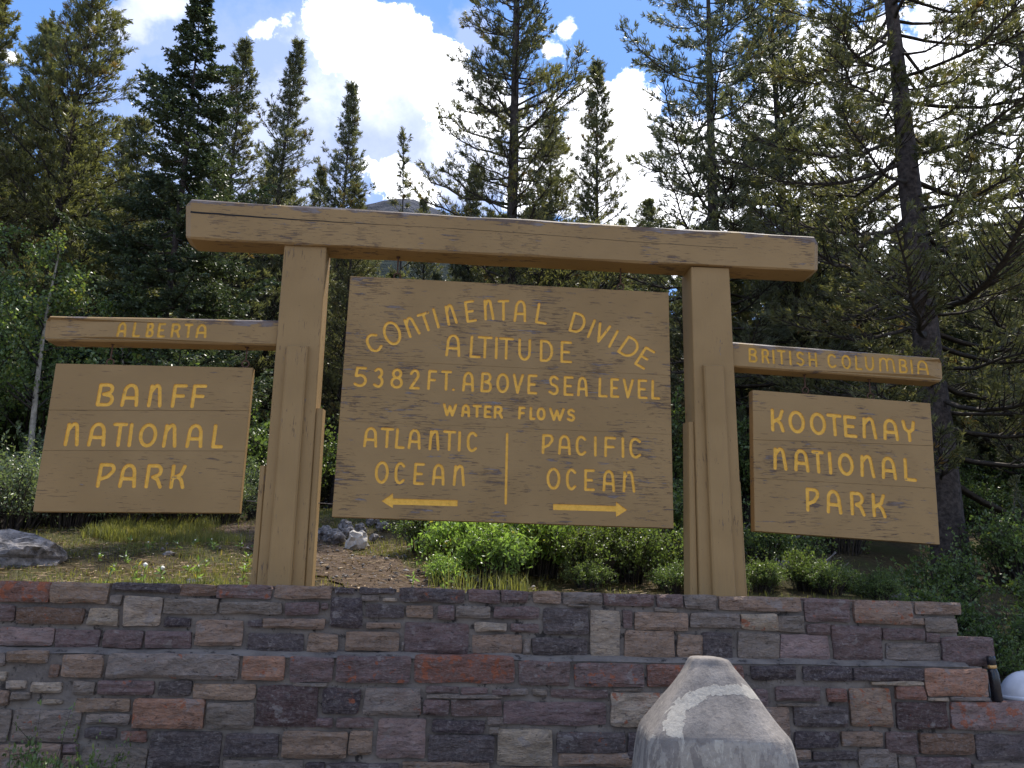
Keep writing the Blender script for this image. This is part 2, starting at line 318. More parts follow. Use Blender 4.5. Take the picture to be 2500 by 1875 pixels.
# ---------------------------------------------------------------- measured layout (metres)
TXT_CENTRE = [('A', 0.0655, 3.4179, 0.1607, 3.4165, 0.0655, 3.5774), ('L', 0.2512, 3.4159, 0.3182, 3.4149, 0.2512, 3.5749), ('T', 0.3114, 3.4153, 0.4073, 3.4139, 0.3114, 3.5741), ('I', 0.445, 3.4138, 0.4504, 3.4135, 0.445, 3.5723), ('T', 0.4766, 3.4136, 0.573, 3.4122, 0.4766, 3.5718), ('U', 0.6281, 3.4119, 0.7075, 3.4108, 0.6281, 3.5698), ('D', 0.7976, 3.4102, 0.8818, 3.4089, 0.7976, 3.5675), ('E', 0.9591, 3.4084, 1.0306, 3.4073, 0.9591, 3.5653), ('5', -0.615, 3.1468, -0.5342, 3.1467, -0.615, 3.2851), ('3', -0.4694, 3.1467, -0.4091, 3.1467, -0.4694, 3.285), ('8', -0.3413, 3.1467, -0.2654, 3.1466, -0.3413, 3.2849), ('2', -0.1975, 3.1466, -0.1366, 3.1466, -0.1975, 3.2848), ('F', -0.0614, 3.1466, -0.0101, 3.1466, -0.0614, 3.2847), ('T', 0.0398, 3.1466, 0.1026, 3.1465, 0.0398, 3.2846), ('.', 0.1273, 3.1466, 0.128, 3.1465, 0.1273, 3.2845), ('A', 0.2036, 3.1465, 0.2752, 3.1465, 0.2036, 3.2845), ('B', 0.3439, 3.1465, 0.4116, 3.1465, 0.3439, 3.2844), ('O', 0.4648, 3.1465, 0.5428, 3.1464, 0.4648, 3.2843), ('V', 0.5903, 3.1464, 0.6572, 3.1464, 0.5903, 3.2842), ('E', 0.7048, 3.1464, 0.7619, 3.1464, 0.7048, 3.2841), ('S', 0.8672, 3.1464, 0.9303, 3.1463, 0.8672, 3.284), ('E', 0.9854, 3.1463, 1.043, 3.1463, 0.9854, 3.2839), ('A', 1.0909, 3.1463, 1.1546, 3.1463, 1.0909, 3.2838), ('L', 1.2564, 3.1463, 1.3102, 3.1462, 1.2564, 3.2836), ('E', 1.351, 3.1462, 1.4021, 3.1462, 1.351, 3.2836), ('V', 1.4503, 3.1462, 1.5191, 3.1462, 1.4503, 3.2835), ('E', 1.5674, 3.1462, 1.6247, 3.1461, 1.5674, 3.2834), ('L', 1.6746, 3.1462, 1.7247, 3.1461, 1.6746, 3.2833), ('W', 0.0634, 2.9477, 0.1513, 2.9475, 0.0634, 3.028), ('A', 0.2034, 2.9472, 0.2523, 2.9471, 0.2034, 3.0279), ('T', 0.2877, 2.9469, 0.3395, 2.9468, 0.2877, 3.0278), ('E', 0.3749, 2.9466, 0.4142, 2.9465, 0.3749, 3.0277), ('R', 0.4497, 2.9463, 0.5018, 2.9462, 0.4497, 3.0277), ('F', 0.6365, 2.9457, 0.6733, 2.9456, 0.6365, 3.0276), ('L', 0.7231, 2.9454, 0.7502, 2.9453, 0.7231, 3.0275), ('O', 0.7786, 2.9452, 0.8285, 2.945, 0.7786, 3.0275), ('W', 0.8742, 2.9448, 0.9758, 2.9446, 0.8742, 3.0274), ('S', 1.0115, 2.9444, 1.0575, 2.9442, 1.0115, 3.0273), ('A', -0.5147, 2.6898, -0.4313, 2.6889, -0.5147, 2.8245), ('T', -0.3904, 2.6886, -0.3121, 2.6877, -0.3904, 2.8235), ('L', -0.2807, 2.6875, -0.2283, 2.6869, -0.2807, 2.8226), ('A', -0.1859, 2.6866, -0.1098, 2.6857, -0.1859, 2.8219), ('N', -0.0314, 2.685, 0.0312, 2.6843, -0.0314, 2.8206), ('T', 0.0737, 2.684, 0.1518, 2.6831, 0.0737, 2.8198), ('I', 0.1847, 2.6829, 0.1908, 2.6827, 0.1847, 2.8189), ('C', 0.2501, 2.6822, 0.3119, 2.6815, 0.2501, 2.8184), ('O', -0.4162, 2.4229, -0.3349, 2.4224, -0.4162, 2.5698), ('C', -0.2752, 2.423, -0.2153, 2.4226, -0.2752, 2.5683), ('E', -0.1322, 2.4231, -0.072, 2.4227, -0.1322, 2.5667), ('A', 0.0045, 2.4233, 0.0787, 2.4228, 0.0045, 2.5651), ('N', 0.1595, 2.4234, 0.23, 2.423, 0.1595, 2.5633), ('P', 0.8208, 2.6875, 0.891, 2.6867, 0.8208, 2.8206), ('A', 0.9454, 2.6855, 1.0244, 2.6847, 0.9454, 2.8203), ('C', 1.0775, 2.6836, 1.1425, 2.6828, 1.0775, 2.8199), ('I', 1.2186, 2.6816, 1.2253, 2.6814, 1.2186, 2.8193), ('F', 1.3001, 2.6802, 1.3728, 2.6793, 1.3001, 2.8193), ('I', 1.432, 2.6784, 1.4389, 2.6781, 1.432, 2.8188), ('C', 1.4924, 2.6772, 1.567, 2.6764, 1.4924, 2.8188), ('O', 0.8603, 2.42, 0.9451, 2.4194, 0.8603, 2.5656), ('C', 1.0049, 2.4193, 1.0661, 2.4188, 1.0049, 2.5646), ('E', 1.1458, 2.4187, 1.2073, 2.4182, 1.1458, 2.5635), ('A', 1.2858, 2.4181, 1.3618, 2.4175, 1.2858, 2.5625), ('N', 1.4391, 2.4174, 1.517, 2.4168, 1.4391, 2.5614), ('C', -0.5037, 3.406, -0.4253, 3.4498, -0.5659, 3.5229), ('O', -0.3782, 3.4675, -0.2744, 3.5132, -0.4422, 3.6321), ('N', -0.218, 3.5524, -0.1506, 3.5831, -0.2759, 3.6829), ('T', -0.1187, 3.5987, -0.044, 3.6267, -0.1671, 3.7254), ('I', -0.0034, 3.6399, -0.0065, 3.6384, -0.0487, 3.7823), ('N', 0.0739, 3.6654, 0.1324, 3.6845, 0.0376, 3.8114), ('E', 0.2202, 3.6962, 0.2804, 3.7097, 0.1931, 3.8524), ('N', 0.3587, 3.7233, 0.4178, 3.7287, 0.3414, 3.8775), ('T', 0.4609, 3.724, 0.5348, 3.7302, 0.4572, 3.876), ('A', 0.5864, 3.7222, 0.6665, 3.7239, 0.5911, 3.8842), ('L', 0.7562, 3.7204, 0.8282, 3.712, 0.7712, 3.8711), ('D', 1.0219, 3.6658, 1.115, 3.6476, 1.0606, 3.8106), ('I', 1.1696, 3.6197, 1.1664, 3.6208, 1.2222, 3.7564), ('V', 1.2165, 3.5953, 1.2954, 3.5721, 1.2642, 3.7359), ('I', 1.3379, 3.5478, 1.3353, 3.5489, 1.4044, 3.6778), ('D', 1.409, 3.5105, 1.5039, 3.4558, 1.4948, 3.6379), ('E', 1.5434, 3.4177, 1.6086, 3.3824, 1.6278, 3.5543)]
TXT_LEFT = [('B', -2.4559, 2.9227, -2.3579, 2.9259, -2.4559, 3.0717), ('A', -2.2838, 2.9263, -2.1831, 2.9295, -2.2838, 3.077), ('N', -2.095, 2.9303, -2.0168, 2.9329, -2.095, 3.0826), ('F', -1.9264, 2.9338, -1.8455, 2.9365, -1.9264, 3.0878), ('F', -1.7866, 2.9367, -1.7053, 2.9394, -1.7866, 3.092), ('N', -2.6395, 2.6216, -2.56, 2.624, -2.6395, 2.7738), ('A', -2.4775, 2.6251, -2.3769, 2.628, -2.4775, 2.7778), ('T', -2.3137, 2.6287, -2.2353, 2.6311, -2.3137, 2.7818), ('I', -2.1968, 2.6313, -2.1969, 2.6318, -2.1968, 2.7846), ('O', -2.1252, 2.6327, -2.0223, 2.6357, -2.1252, 2.7864), ('N', -1.9555, 2.6364, -1.8781, 2.6388, -1.9555, 2.7905), ('A', -1.7902, 2.64, -1.6954, 2.6427, -1.7902, 2.7946), ('L', -1.6072, 2.644, -1.5478, 2.6459, -1.6072, 2.799), ('P', -2.3756, 2.3322, -2.2801, 2.3339, -2.3756, 2.4843), ('A', -2.2244, 2.3345, -2.1263, 2.3362, -2.2244, 2.4863), ('R', -2.0417, 2.3372, -1.946, 2.3389, -2.0417, 2.4888), ('K', -1.8693, 2.3398, -1.7886, 2.3413, -1.8693, 2.4911)]
TXT_RIGHT = [('K', 2.6274, 2.9321, 2.7099, 2.9277, 2.6274, 3.0897), ('O', 2.771, 2.9269, 2.8778, 2.9215, 2.771, 3.0832), ('O', 2.9439, 2.9205, 3.0496, 2.9151, 2.9439, 3.0753), ('T', 3.0836, 2.9154, 3.1817, 2.9103, 3.0836, 3.069), ('E', 3.219, 2.9103, 3.3013, 2.9059, 3.219, 3.0629), ('N', 3.3694, 2.9048, 3.4634, 2.8999, 3.3694, 3.056), ('A', 3.5397, 2.8986, 3.6424, 2.8933, 3.5397, 3.0483), ('Y', 3.701, 2.8926, 3.7861, 2.888, 3.701, 3.041), ('N', 2.6298, 2.6332, 2.7158, 2.6278, 2.6298, 2.7853), ('A', 2.7955, 2.6249, 2.8914, 2.619, 2.7955, 2.7775), ('T', 2.9411, 2.6176, 3.0152, 2.6128, 2.9411, 2.7706), ('I', 3.073, 2.6111, 3.0756, 2.6097, 3.073, 2.7644), ('O', 3.151, 2.6071, 3.2526, 2.6009, 3.151, 2.7608), ('N', 3.3282, 2.5982, 3.4207, 2.5925, 3.3282, 2.7525), ('A', 3.4997, 2.5896, 3.5975, 2.5836, 3.4997, 2.7445), ('L', 3.6831, 2.5805, 3.7588, 2.5755, 3.6831, 2.7358), ('P', 2.8708, 2.3176, 2.9562, 2.3119, 2.8708, 2.4767), ('A', 3.0325, 2.3093, 3.1308, 2.303, 3.0325, 2.4687), ('R', 3.2246, 2.2994, 3.3172, 2.2934, 3.2246, 2.4592), ('K', 3.3986, 2.2905, 3.4837, 2.2849, 3.3986, 2.4505)]
TXT_ALBERTA = [('A', -2.367, 3.4402, -2.3159, 3.4422, -2.367, 3.5381), ('L', -2.2555, 3.4439, -2.2169, 3.4455, -2.2555, 3.5409), ('B', -2.1592, 3.4471, -2.1204, 3.4487, -2.1592, 3.5432), ('E', -2.0769, 3.4498, -2.038, 3.4514, -2.0769, 3.5452), ('R', -1.9801, 3.453, -1.9282, 3.4551, -1.9801, 3.5475), ('T', -1.8859, 3.4562, -1.8395, 3.458, -1.8859, 3.5498), ('A', -1.8, 3.4591, -1.7377, 3.4614, -1.8, 3.5519)]
TXT_BC = [('B', 2.4534, 3.4695, 2.5091, 3.4676, 2.4534, 3.5718), ('R', 2.5596, 3.4667, 2.6075, 3.4651, 2.5596, 3.5692), ('I', 2.6499, 3.4643, 2.6478, 3.464, 2.6499, 3.5669), ('T', 2.6887, 3.4633, 2.7416, 3.4616, 2.6887, 3.566), ('I', 2.7874, 3.4607, 2.7853, 3.4604, 2.7874, 3.5635), ('S', 2.8425, 3.4593, 2.894, 3.4576, 2.8425, 3.5621), ('H', 2.9448, 3.4566, 2.9981, 3.4548, 2.9448, 3.5596), ('C', 3.0979, 3.4526, 3.1564, 3.4507, 3.0979, 3.5558), ('O', 3.2172, 3.4495, 3.2792, 3.4475, 3.2172, 3.5528), ('L', 3.3286, 3.4465, 3.3711, 3.4451, 3.3286, 3.55), ('U', 3.4124, 3.4443, 3.4714, 3.4424, 3.4124, 3.5479), ('M', 3.5276, 3.4413, 3.6463, 3.4379, 3.5276, 3.5451), ('B', 3.6944, 3.437, 3.7506, 3.4351, 3.6944, 3.5409), ('I', 3.7938, 3.4344, 3.7938, 3.434, 3.7938, 3.5384), ('A', 3.8453, 3.433, 3.9267, 3.4305, 3.8453, 3.5372)]
ARROW_L = [(-0.365, 2.2856), (-0.2875, 2.3449), (-0.2814, 2.3071), (0.1895, 2.3094), (0.1911, 2.2645), (-0.279, 2.2625), (-0.2817, 2.2368)]
ARROW_R = [(1.4625, 2.2751), (1.3773, 2.2202), (1.3763, 2.2601), (0.9019, 2.2585), (0.9015, 2.3038), (1.3767, 2.303), (1.3784, 2.3335)]
DIVIDER = [(0.5465, 2.8192), (0.5468, 2.2971)]
PAN_CENTRE = [[(-0.7048, 4.022), (1.8236, 4.0236), (1.8206, 3.3333), (-0.7089, 3.3529)], [(-0.7089, 3.3529), (1.8206, 3.3333), (1.8186, 2.8653), (-0.7119, 2.8692)], [(-0.7119, 2.8692), (1.8186, 2.8653), (1.8155, 2.1488), (-0.7162, 2.1623)]]
PAN_LEFT = [[(-2.7883, 3.2187), (-1.3754, 3.2508), (-1.3747, 2.9226), (-2.7886, 2.8692)], [(-2.7886, 2.8692), (-1.3747, 2.9226), (-1.3741, 2.6198), (-2.7889, 2.5728)], [(-2.7889, 2.5728), (-1.3741, 2.6198), (-1.3732, 2.1697), (-2.7894, 2.1385)]]
PAN_RIGHT = [[(2.4795, 3.2457), (3.9454, 3.1999), (3.9335, 2.8557), (2.466, 2.8488)], [(2.466, 2.8488), (3.9335, 2.8557), (3.9217, 2.5172), (2.4558, 2.5495)], [(2.4558, 2.5495), (3.9217, 2.5172), (3.9067, 2.0832), (2.4421, 2.1468)]]
BEAM = [(-1.9848, 4.5389), (3.0717, 4.5367), (3.054, 4.2314), (-1.9581, 4.2131)]
ARM_L = [(-2.9005, 3.5703), (-1.2162, 3.622), (-1.2152, 3.4224), (-2.8923, 3.3818)]
ARM_R = [(2.3105, 3.6222), (4.0708, 3.5715), (4.0558, 3.3696), (2.3177, 3.418)]
POST_L = [(-1.2126, 4.2185), (-0.8932, 4.2236), (-0.8834, 2.9646), (-0.8548, 1.6782), (-1.2031, 2.7247), (-1.1822, 1.6711)]
POST_R = [(1.9898, 4.2221), (2.305, 4.2333), (2.3036, 2.5317), (2.3268, 1.6622), (1.988, 2.9682), (1.9765, 1.6698)]
STRIP_L = [(-1.121, 3.4125), (-0.9672, 3.4149), (-0.9524, 1.6754), (-1.1149, 1.6719)]
STRIP_R = [(2.0494, 3.4094), (2.2213, 3.4123), (2.2356, 1.6603), (2.0624, 1.664)]
SIDES_L = [(-1.2363, 2.5245), (-1.2266, 1.6701), (-0.8321, 2.9749), (-0.8218, 1.6789)]
SIDES_R = [(1.9687, 2.9756), (1.8913, 1.668), (2.3275, 2.5246), (2.3362, 1.6624)]
STONES = [(-2.7407,1.527,-2.4085,1.6556,1,'r',7),(-2.4034,1.5267,-2.0474,1.6552,1,'b',3),(-2.0276,1.6055,-1.6053,1.661,1,'k',0),(-1.5994,1.5862,-1.3737,1.6616,1,'n',1),(-1.3728,1.5773,-1.0209,1.6637,1,'p',5),(-2.0336,1.5206,-1.9612,1.5812,1,'g',0),(-1.9405,1.3936,-1.7066,1.5789,1,'l',2),(-1.6938,1.473,-1.3569,1.5705,1,'g',0),(-1.3376,1.4801,-0.9496,1.5536,1,'g',0),(-2.7199,1.4081,-2.6101,1.5073,1,'p',1),(-2.592,1.3972,-2.1847,1.4967,1,'n',3),(-2.1559,1.3925,-1.9721,1.4989,1,'l',0),(-1.682,1.387,-1.5159,1.4472,1,'k',0),(-1.4766,1.2793,-1.1791,1.4375,1,'b',0),(-1.1557,1.3954,-1.0651,1.4416,1,'d',0),(-2.6972,1.2632,-2.3489,1.3708,1,'q',4),(-2.335,1.2501,-2.0661,1.3644,1,'p',0),(-2.0421,1.2543,-1.8027,1.3652,1,'p',1),(-1.7862,1.2585,-1.5003,1.362,1,'p',0),(-1.1449,1.2487,-0.787,1.3613,1,'d',0),(-2.5673,1.168,-2.3226,1.2367,0,'b',0),(-2.6258,1.1469,-2.5725,1.2229,0,'g',0),(-2.6104,1.0602,-2.5536,1.1167,0,'l',0),(-2.5416,1.0124,-2.4279,1.0613,0,'l',0),(-2.3951,0.9934,-2.2161,1.0521,0,'l',1),(-2.3147,0.9286,-2.2007,0.9548,0,'l',0),(-2.5012,0.9455,-2.3915,0.9978,0,'g',0),(-2.5899,0.9147,-2.5146,1.0041,0,'b',0),(-2.3027,1.0828,-2.2453,1.1588,0,'n',0),(-2.2378,1.0848,-1.991,1.2185,0,'b',2),(-1.9636,1.0839,-1.166,1.2303,0,'g',3),(-1.1412,1.0828,-0.8811,1.2267,0,'o',3),(-2.1468,0.9829,-2.0201,1.0622,0,'g',0),(-2.0012,0.9856,-1.6643,1.069,0,'p',4),(-1.6441,0.9795,-1.4409,1.0687,0,'d',0),(-1.4273,0.9636,-1.0485,1.0569,0,'b',0),(-2.1181,0.8865,-1.8034,0.9668,0,'b',1),(-1.7741,0.7948,-1.3433,0.9655,0,'o',5),(-1.3304,0.7952,-1.0437,0.9487,0,'g',0),(-2.0495,0.8159,-1.7892,0.8718,0,'g',0),(-2.039,0.7342,-1.8561,0.7971,0,'d',0),(-1.8305,0.7169,-1.6773,0.7762,0,'r',0),(-2.4715,0.7139,-2.0811,0.8962,0,'g',2),(-2.565,0.7124,-2.4863,0.8924,0,'g',0),(-1.6522,0.5602,-1.2278,0.7746,0,'d',0),(-1.2075,0.6318,-0.8826,0.7661,0,'d',0),(-2.5366,0.55,-2.1632,0.6987,0,'b',1),(-2.1548,0.6489,-2.0718,0.6964,0,'p',0),(-2.049,0.5516,-1.6618,0.6831,0,'g',0),(-1.2038,0.554,-0.9939,0.613,0,'g',0),(-2.1513,0.5508,-2.061,0.6379,0,'b',0),(-0.9998,1.5834,-0.631,1.6679,1,'b',3),(-0.6106,1.6196,-0.4837,1.6612,1,'k',0),(-0.4497,1.6231,-0.2198,1.6657,1,'d',3),(-0.1883,1.577,0.242,1.6676,1,'d',4),(0.2725,1.5822,0.4796,1.6683,1,'p',3),(0.4901,1.5838,0.674,1.671,1,'p',1),(-0.434,1.5773,-0.3195,1.6147,1,'g',0),(-0.2975,1.5757,-0.1996,1.599,1,'l',0),(-0.9244,1.4805,-0.7074,1.5601,1,'p',1),(-0.6959,1.5135,-0.6522,1.5589,1,'p',0),(-0.6303,1.4039,-0.4241,1.599,1,'k',1),(-0.4036,1.474,-0.1516,1.5584,1,'d',0),(-0.136,1.4757,0.0392,1.5546,1,'b',0),(0.0693,1.4706,0.181,1.5621,1,'p',0),(0.1913,1.4822,0.423,1.559,1,'g',0),(0.4448,1.4833,0.7501,1.5588,1,'p',0),(-1.0612,1.394,-0.6563,1.4567,1,'b',0),(-0.3938,1.4056,-0.1673,1.4425,1,'b',0),(-0.142,1.2519,0.2813,1.4446,1,'p',1),(0.322,1.3946,0.5338,1.4552,1,'l',0),(0.5599,1.3951,0.747,1.4508,1,'p',0),(-0.7619,1.2451,-0.5692,1.3679,1,'b',0),(-0.5215,1.2619,-0.1731,1.3814,1,'b',0),(0.3065,1.2618,0.6312,1.3754,1,'b',0),(-0.8483,1.0747,-0.5801,1.227,0,'p',3),(-0.5573,1.0754,-0.0909,1.235,0,'p',6),(-0.0621,1.0798,0.5776,1.249,0,'r',7),(-1.037,0.8105,-0.6627,1.052,0,'u',2),(-0.6327,0.8878,-0.3973,1.0381,0,'k',4),(-0.3705,0.8852,-0.0161,1.0456,0,'g',4),(0.0137,1.0154,0.2242,1.057,0,'p',0),(0.2369,1.0121,0.4114,1.0514,0,'p',0),(0.4383,1.0061,0.562,1.0416,0,'p',0),(0.0237,0.9841,0.504,1.0099,0,'g',0),(-0.8167,1.0437,-0.6075,1.0708,0,'g',0),(0.002,0.8837,0.1645,0.9768,0,'p',3),(0.1787,0.8797,0.5014,0.977,0,'p',2),(0.513,0.8309,1.1825,0.9703,0,'p',0),(-0.6634,0.8092,-0.5611,0.8602,0,'p',0),(-0.5354,0.8061,-0.3062,0.8641,0,'p',0),(0.0642,0.7785,0.3924,0.8555,0,'k',0),(0.4164,0.8265,0.5157,0.873,0,'g',0),(0.4261,0.7724,0.4922,0.8148,0,'g',0),(-0.8554,0.6283,-0.4628,0.7838,0,'b',0),(-0.4474,0.6445,-0.3073,0.7896,0,'b',0),(-0.2768,0.6306,0.0248,0.8642,0,'q',1),(0.0455,0.602,0.4602,0.7672,0,'d',1),(0.4764,0.5884,0.8297,0.8046,0,'l',0),(-1.0212,0.5547,-0.7236,0.6139,0,'g',0),(-0.7058,0.5554,-0.5891,0.6037,0,'k',0),(-0.577,0.5563,-0.135,0.5996,0,'d',0),(-0.1111,0.558,0.4317,0.6092,0,'b',0),(-0.1584,1.2527,-0.1415,1.3177,1,'g',0),(0.7092,1.5865,0.8944,1.6671,1,'b',1),(0.9121,1.5844,1.1742,1.6654,1,'g',0),(1.1919,1.5805,1.5372,1.6592,1,'p',3),(1.5551,1.5749,1.7387,1.6608,1,'p',1),(1.7476,1.5687,1.9697,1.66,1,'g',1),(1.9994,1.5639,2.5756,1.6584,1,'b',3),(0.7771,1.3864,1.0866,1.5568,1,'d',0),(1.098,1.2452,1.2986,1.5493,1,'l',1),(1.3263,1.432,1.3825,1.548,1,'p',0),(1.4002,1.4233,1.7682,1.5396,1,'b',0),(1.7865,1.4467,2.1335,1.5424,1,'g',0),(2.145,1.4393,2.4017,1.5422,1,'l',6),(0.5621,1.2596,0.6356,1.3709,1,'b',0),(0.6445,1.2483,0.6965,1.3555,1,'g',0),(0.7051,1.254,1.0776,1.3632,1,'d',0),(1.3315,1.252,1.6715,1.4177,1,'b',0),(1.6917,1.2535,1.8667,1.4005,1,'b',0),(1.8668,1.2461,2.0726,1.4189,1,'d',0),(2.1149,1.2418,2.4018,1.4195,1,'g',0),(0.9433,1.567,1.0939,1.5797,1,'g',0),(1.5403,1.5402,1.6935,1.5701,1,'g',0),(0.6059,1.0708,0.9422,1.2202,0,'p',3),(0.972,1.0693,1.4297,1.214,0,'p',6),(1.4529,1.0717,2.1025,1.2121,0,'r',5),(2.1565,1.1242,2.4636,1.2128,0,'k',0),(0.5493,1.0073,0.6667,1.0507,0,'g',0),(0.7003,1.0048,0.7913,1.0546,0,'g',0),(0.8201,0.9972,1.1902,1.0471,0,'p',0),(1.2306,1.0387,1.4194,1.0611,0,'g',0),(1.2099,0.8258,1.6365,1.0334,0,'l',5),(0.8586,0.6667,1.3063,0.7882,0,'d',3),(1.3179,0.6312,1.4943,0.7928,0,'k',0),(0.8677,0.5878,1.3531,0.6645,0,'b',0),(0.5672,0.5598,0.8557,0.5787,0,'b',0),(2.1621,0.9595,2.2635,1.0646,0,'p',0),(2.6008,1.4993,2.9249,1.6559,1,'p',2),(2.9519,1.4925,3.3772,1.65,1,'b',6),(3.4066,1.5637,3.739,1.6493,1,'b',2),(2.4009,1.4259,2.592,1.5352,1,'g',0),(2.6064,1.4164,2.7733,1.4843,1,'p',0),(2.7852,1.2499,3.1364,1.4788,1,'p',1),(3.151,1.3894,3.4576,1.4674,1,'p',0),(3.3642,1.4864,3.4496,1.5345,1,'b',0),(3.46,1.4458,3.6985,1.5421,1,'g',2),(3.4645,1.3755,3.567,1.438,1,'p',0),(2.4106,1.2489,2.7573,1.4121,1,'q',0),(3.1629,1.2358,3.5511,1.3645,1,'g',0),(3.5714,1.2224,3.9475,1.416,1,'p',2),(2.5142,1.1205,2.8563,1.2137,0,'k',0),(2.865,1.128,3.3603,1.2086,0,'k',0),(3.364,1.0317,3.8027,1.209,0,'o',4),(2.3178,0.9927,2.622,1.0837,0,'p',0),(2.6687,0.9888,2.8005,1.0744,0,'r',0),(2.8216,0.8388,3.1123,1.0812,0,'b',6),(2.9853,1.0982,3.3499,1.1246,0,'l',0),(3.1478,1.0102,3.3529,1.0942,0,'r',0),(3.3716,0.9999,3.5181,1.0271,0,'l',0),(3.5274,1.0045,3.7994,1.0293,0,'g',0),(2.1998,0.6585,2.403,0.9524,0,'b',0),(2.4377,0.8347,2.7992,0.9634,0,'d',0),(3.1479,0.8221,3.4975,0.9931,0,'u',2),(3.522,0.8207,4.1102,0.9996,0,'q',7),(2.4288,0.7056,2.7258,0.8025,0,'k',0),(2.7439,0.7152,3.0287,0.8046,0,'b',0),(3.0558,0.6665,3.2666,0.8025,0,'p',0),(3.2862,0.6704,3.6666,0.799,0,'n',0),(3.6804,0.6338,4.0835,0.7953,0,'d',1),(2.4276,0.6358,2.5344,0.6909,0,'b',0),(2.5477,0.6289,2.8491,0.6802,0,'d',0),(2.8561,0.567,3.1154,0.6999,0,'g',0),(3.1292,0.5676,3.2364,0.6532,0,'g',0),(3.247,0.5685,3.6249,0.6519,0,'p',0),(2.4231,0.5657,2.7312,0.619,0,'d',0),(3.6388,0.5698,4.0668,0.6137,0,'g',0),(2.3315,0.958,2.6153,0.9782,0,'g',0)]

# ================================================================ SETTING
def grid_obj(name, xs, ys, zf, mat, **k):
    X, Y = np.meshgrid(xs, ys); Z = zf(X, Y)
    v = np.stack([X, Y, Z], -1).reshape(-1, 3); nx, ny = len(xs), len(ys)
    i = np.arange(nx * ny).reshape(ny, nx)
    f = np.stack([i[:-1, :-1], i[:-1, 1:], i[1:, 1:], i[1:, :-1]], -1).reshape(-1, 4)
    return link(name, mesh_np(name, v, f, True, mats=[mat]), **k)
def mat_ground():
    mt, q, out = newmat('forest_floor')
    geo = q.n('ShaderNodeNewGeometry').outputs['Position']
    a = q.noise(geo, 0.9, 5, 0.6); b = q.noise(geo, 14, 5, 0.7); c3 = q.noise(geo, 60, 4, 0.7)
    col = q.mix(q.ss(b, 0.3, 0.7), (0.060, 0.046, 0.028), (0.120, 0.095, 0.052))
    col = q.mix(q.m('MULTIPLY', q.ss(a, 0.45, 0.6), 0.7), col, (0.080, 0.085, 0.032))
    col = q.mix(q.m('MULTIPLY', q.ss(c3, 0.5, 0.75), 0.6), col, (0.20, 0.165, 0.10))
    principled(q, out, col, 0.95, bump(q, q.m('ADD', b, c3), 0.9, 0.04), 0.1); return mt
M_GROUND = mat_ground()
def mat_path():
    mt, q, out = newmat('trodden_dirt')
    geo = q.n('ShaderNodeNewGeometry').outputs['Position']
    b = q.noise(geo, 9, 5, 0.7); c3 = q.noise(geo, 70, 4, 0.75)
    col = q.mix(q.ss(b, 0.3, 0.7), (0.105, 0.072, 0.050), (0.185, 0.135, 0.098))
    col = q.mix(q.m('MULTIPLY', q.ss(c3, 0.52, 0.75), 0.8), col, (0.33, 0.27, 0.21))
    principled(q, out, col, 0.95, bump(q, q.m('ADD', b, c3), 1.0, 0.04), 0.1); return mt
M_PATH = mat_path()
M_LOT = simple('gravelly_asphalt', (0.155, 0.130, 0.104), 0.9, 8, 0.3, 0.6, 0.02)
xs = np.concatenate([np.linspace(-900, -40, 12), np.linspace(-36, -9, 14), np.linspace(-8.6, 8.6, 110), np.linspace(9, 36, 14), np.linspace(40, 900, 12)])
ys = np.concatenate([np.linspace(6.22, 15, 80), np.linspace(15.5, 60, 50), np.linspace(70, 700, 14)])
grid_obj('meadow_ground', xs, ys, ground_z, M_GROUND, kind='structure')
# the ground runs on round the far ends of the wall down to the car park
grid_obj('parking_lot', np.linspace(-900, 900, 7), np.linspace(-900, 6.0, 7), lambda X, Y: X * 0, M_LOT, kind='structure')
# footpath
pp = [(0.05, 6.35), (-0.35, 7.2), (-0.8, 8.3), (-1.4, 9.4), (-2.1, 10.8), (-2.5, 12.2), (-3.3, 14.0), (-3.9, 17.0)]
pw = [0.42, 0.50, 0.55, 0.6, 0.62, 0.5, 0.4, 0.35]
tt = np.linspace(0, len(pp) - 1, 60)
px_ = np.interp(tt, range(len(pp)), [a[0] for a in pp]); py_ = np.interp(tt, range(len(pp)), [a[1] for a in pp]); pwid = np.interp(tt, range(len(pp)), pw)
vv = []
for k in range(60):
    for j, s in enumerate(np.linspace(-1, 1, 9)):
        wn = 1 + 0.35 * noise.noise(Vector((k * 0.35, s * 2, 5)))
        x = px_[k] + s * pwid[k] * wn; y = py_[k] + 0.12 * noise.noise(Vector((k * .8, s * 3, 1)))
        vv.append((x, y, gz(x, y) + 0.014 + 0.05 * (1 - s * s) * (0.3 + 0.5 * noise.noise(Vector((x * 3, y * 3, 0))))))
ii = np.arange(60 * 9).reshape(60, 9)
link('dirt_path', mesh_np('dirt_path', vv, np.stack([ii[:-1, :-1], ii[:-1, 1:], ii[1:, 1:], ii[1:, :-1]], -1).reshape(-1, 4), True, mats=[M_PATH]), kind='structure')
# mountain: a broad rounded ridge a kilometre and a half away
def mz(X, Y):
    r = np.interp(X, [-1400, -900, -500, -230, -110, -60, 30, 110, 250, 500, 900, 1400], [300, 480, 600, 690, 730, 738, 700, 655, 560, 470, 400, 300])
    z = r * np.clip(1 - np.abs(Y - 1500) / 1150, 0, 1) ** 0.9
    n = np.array([noise.fractal(Vector((x * .006, y * .006, 0)), 0.9, 2.2, 6) for x, y in zip(X.ravel(), Y.ravel())]).reshape(X.shape)
    return z + n * 22 * np.clip(np.abs(Y - 1500) / 120, 0.12, 1) - 5
grid_obj('mountain', np.linspace(-1400, 1400, 170), np.linspace(720, 2300, 70), mz, M_MOUNT, kind='structure')

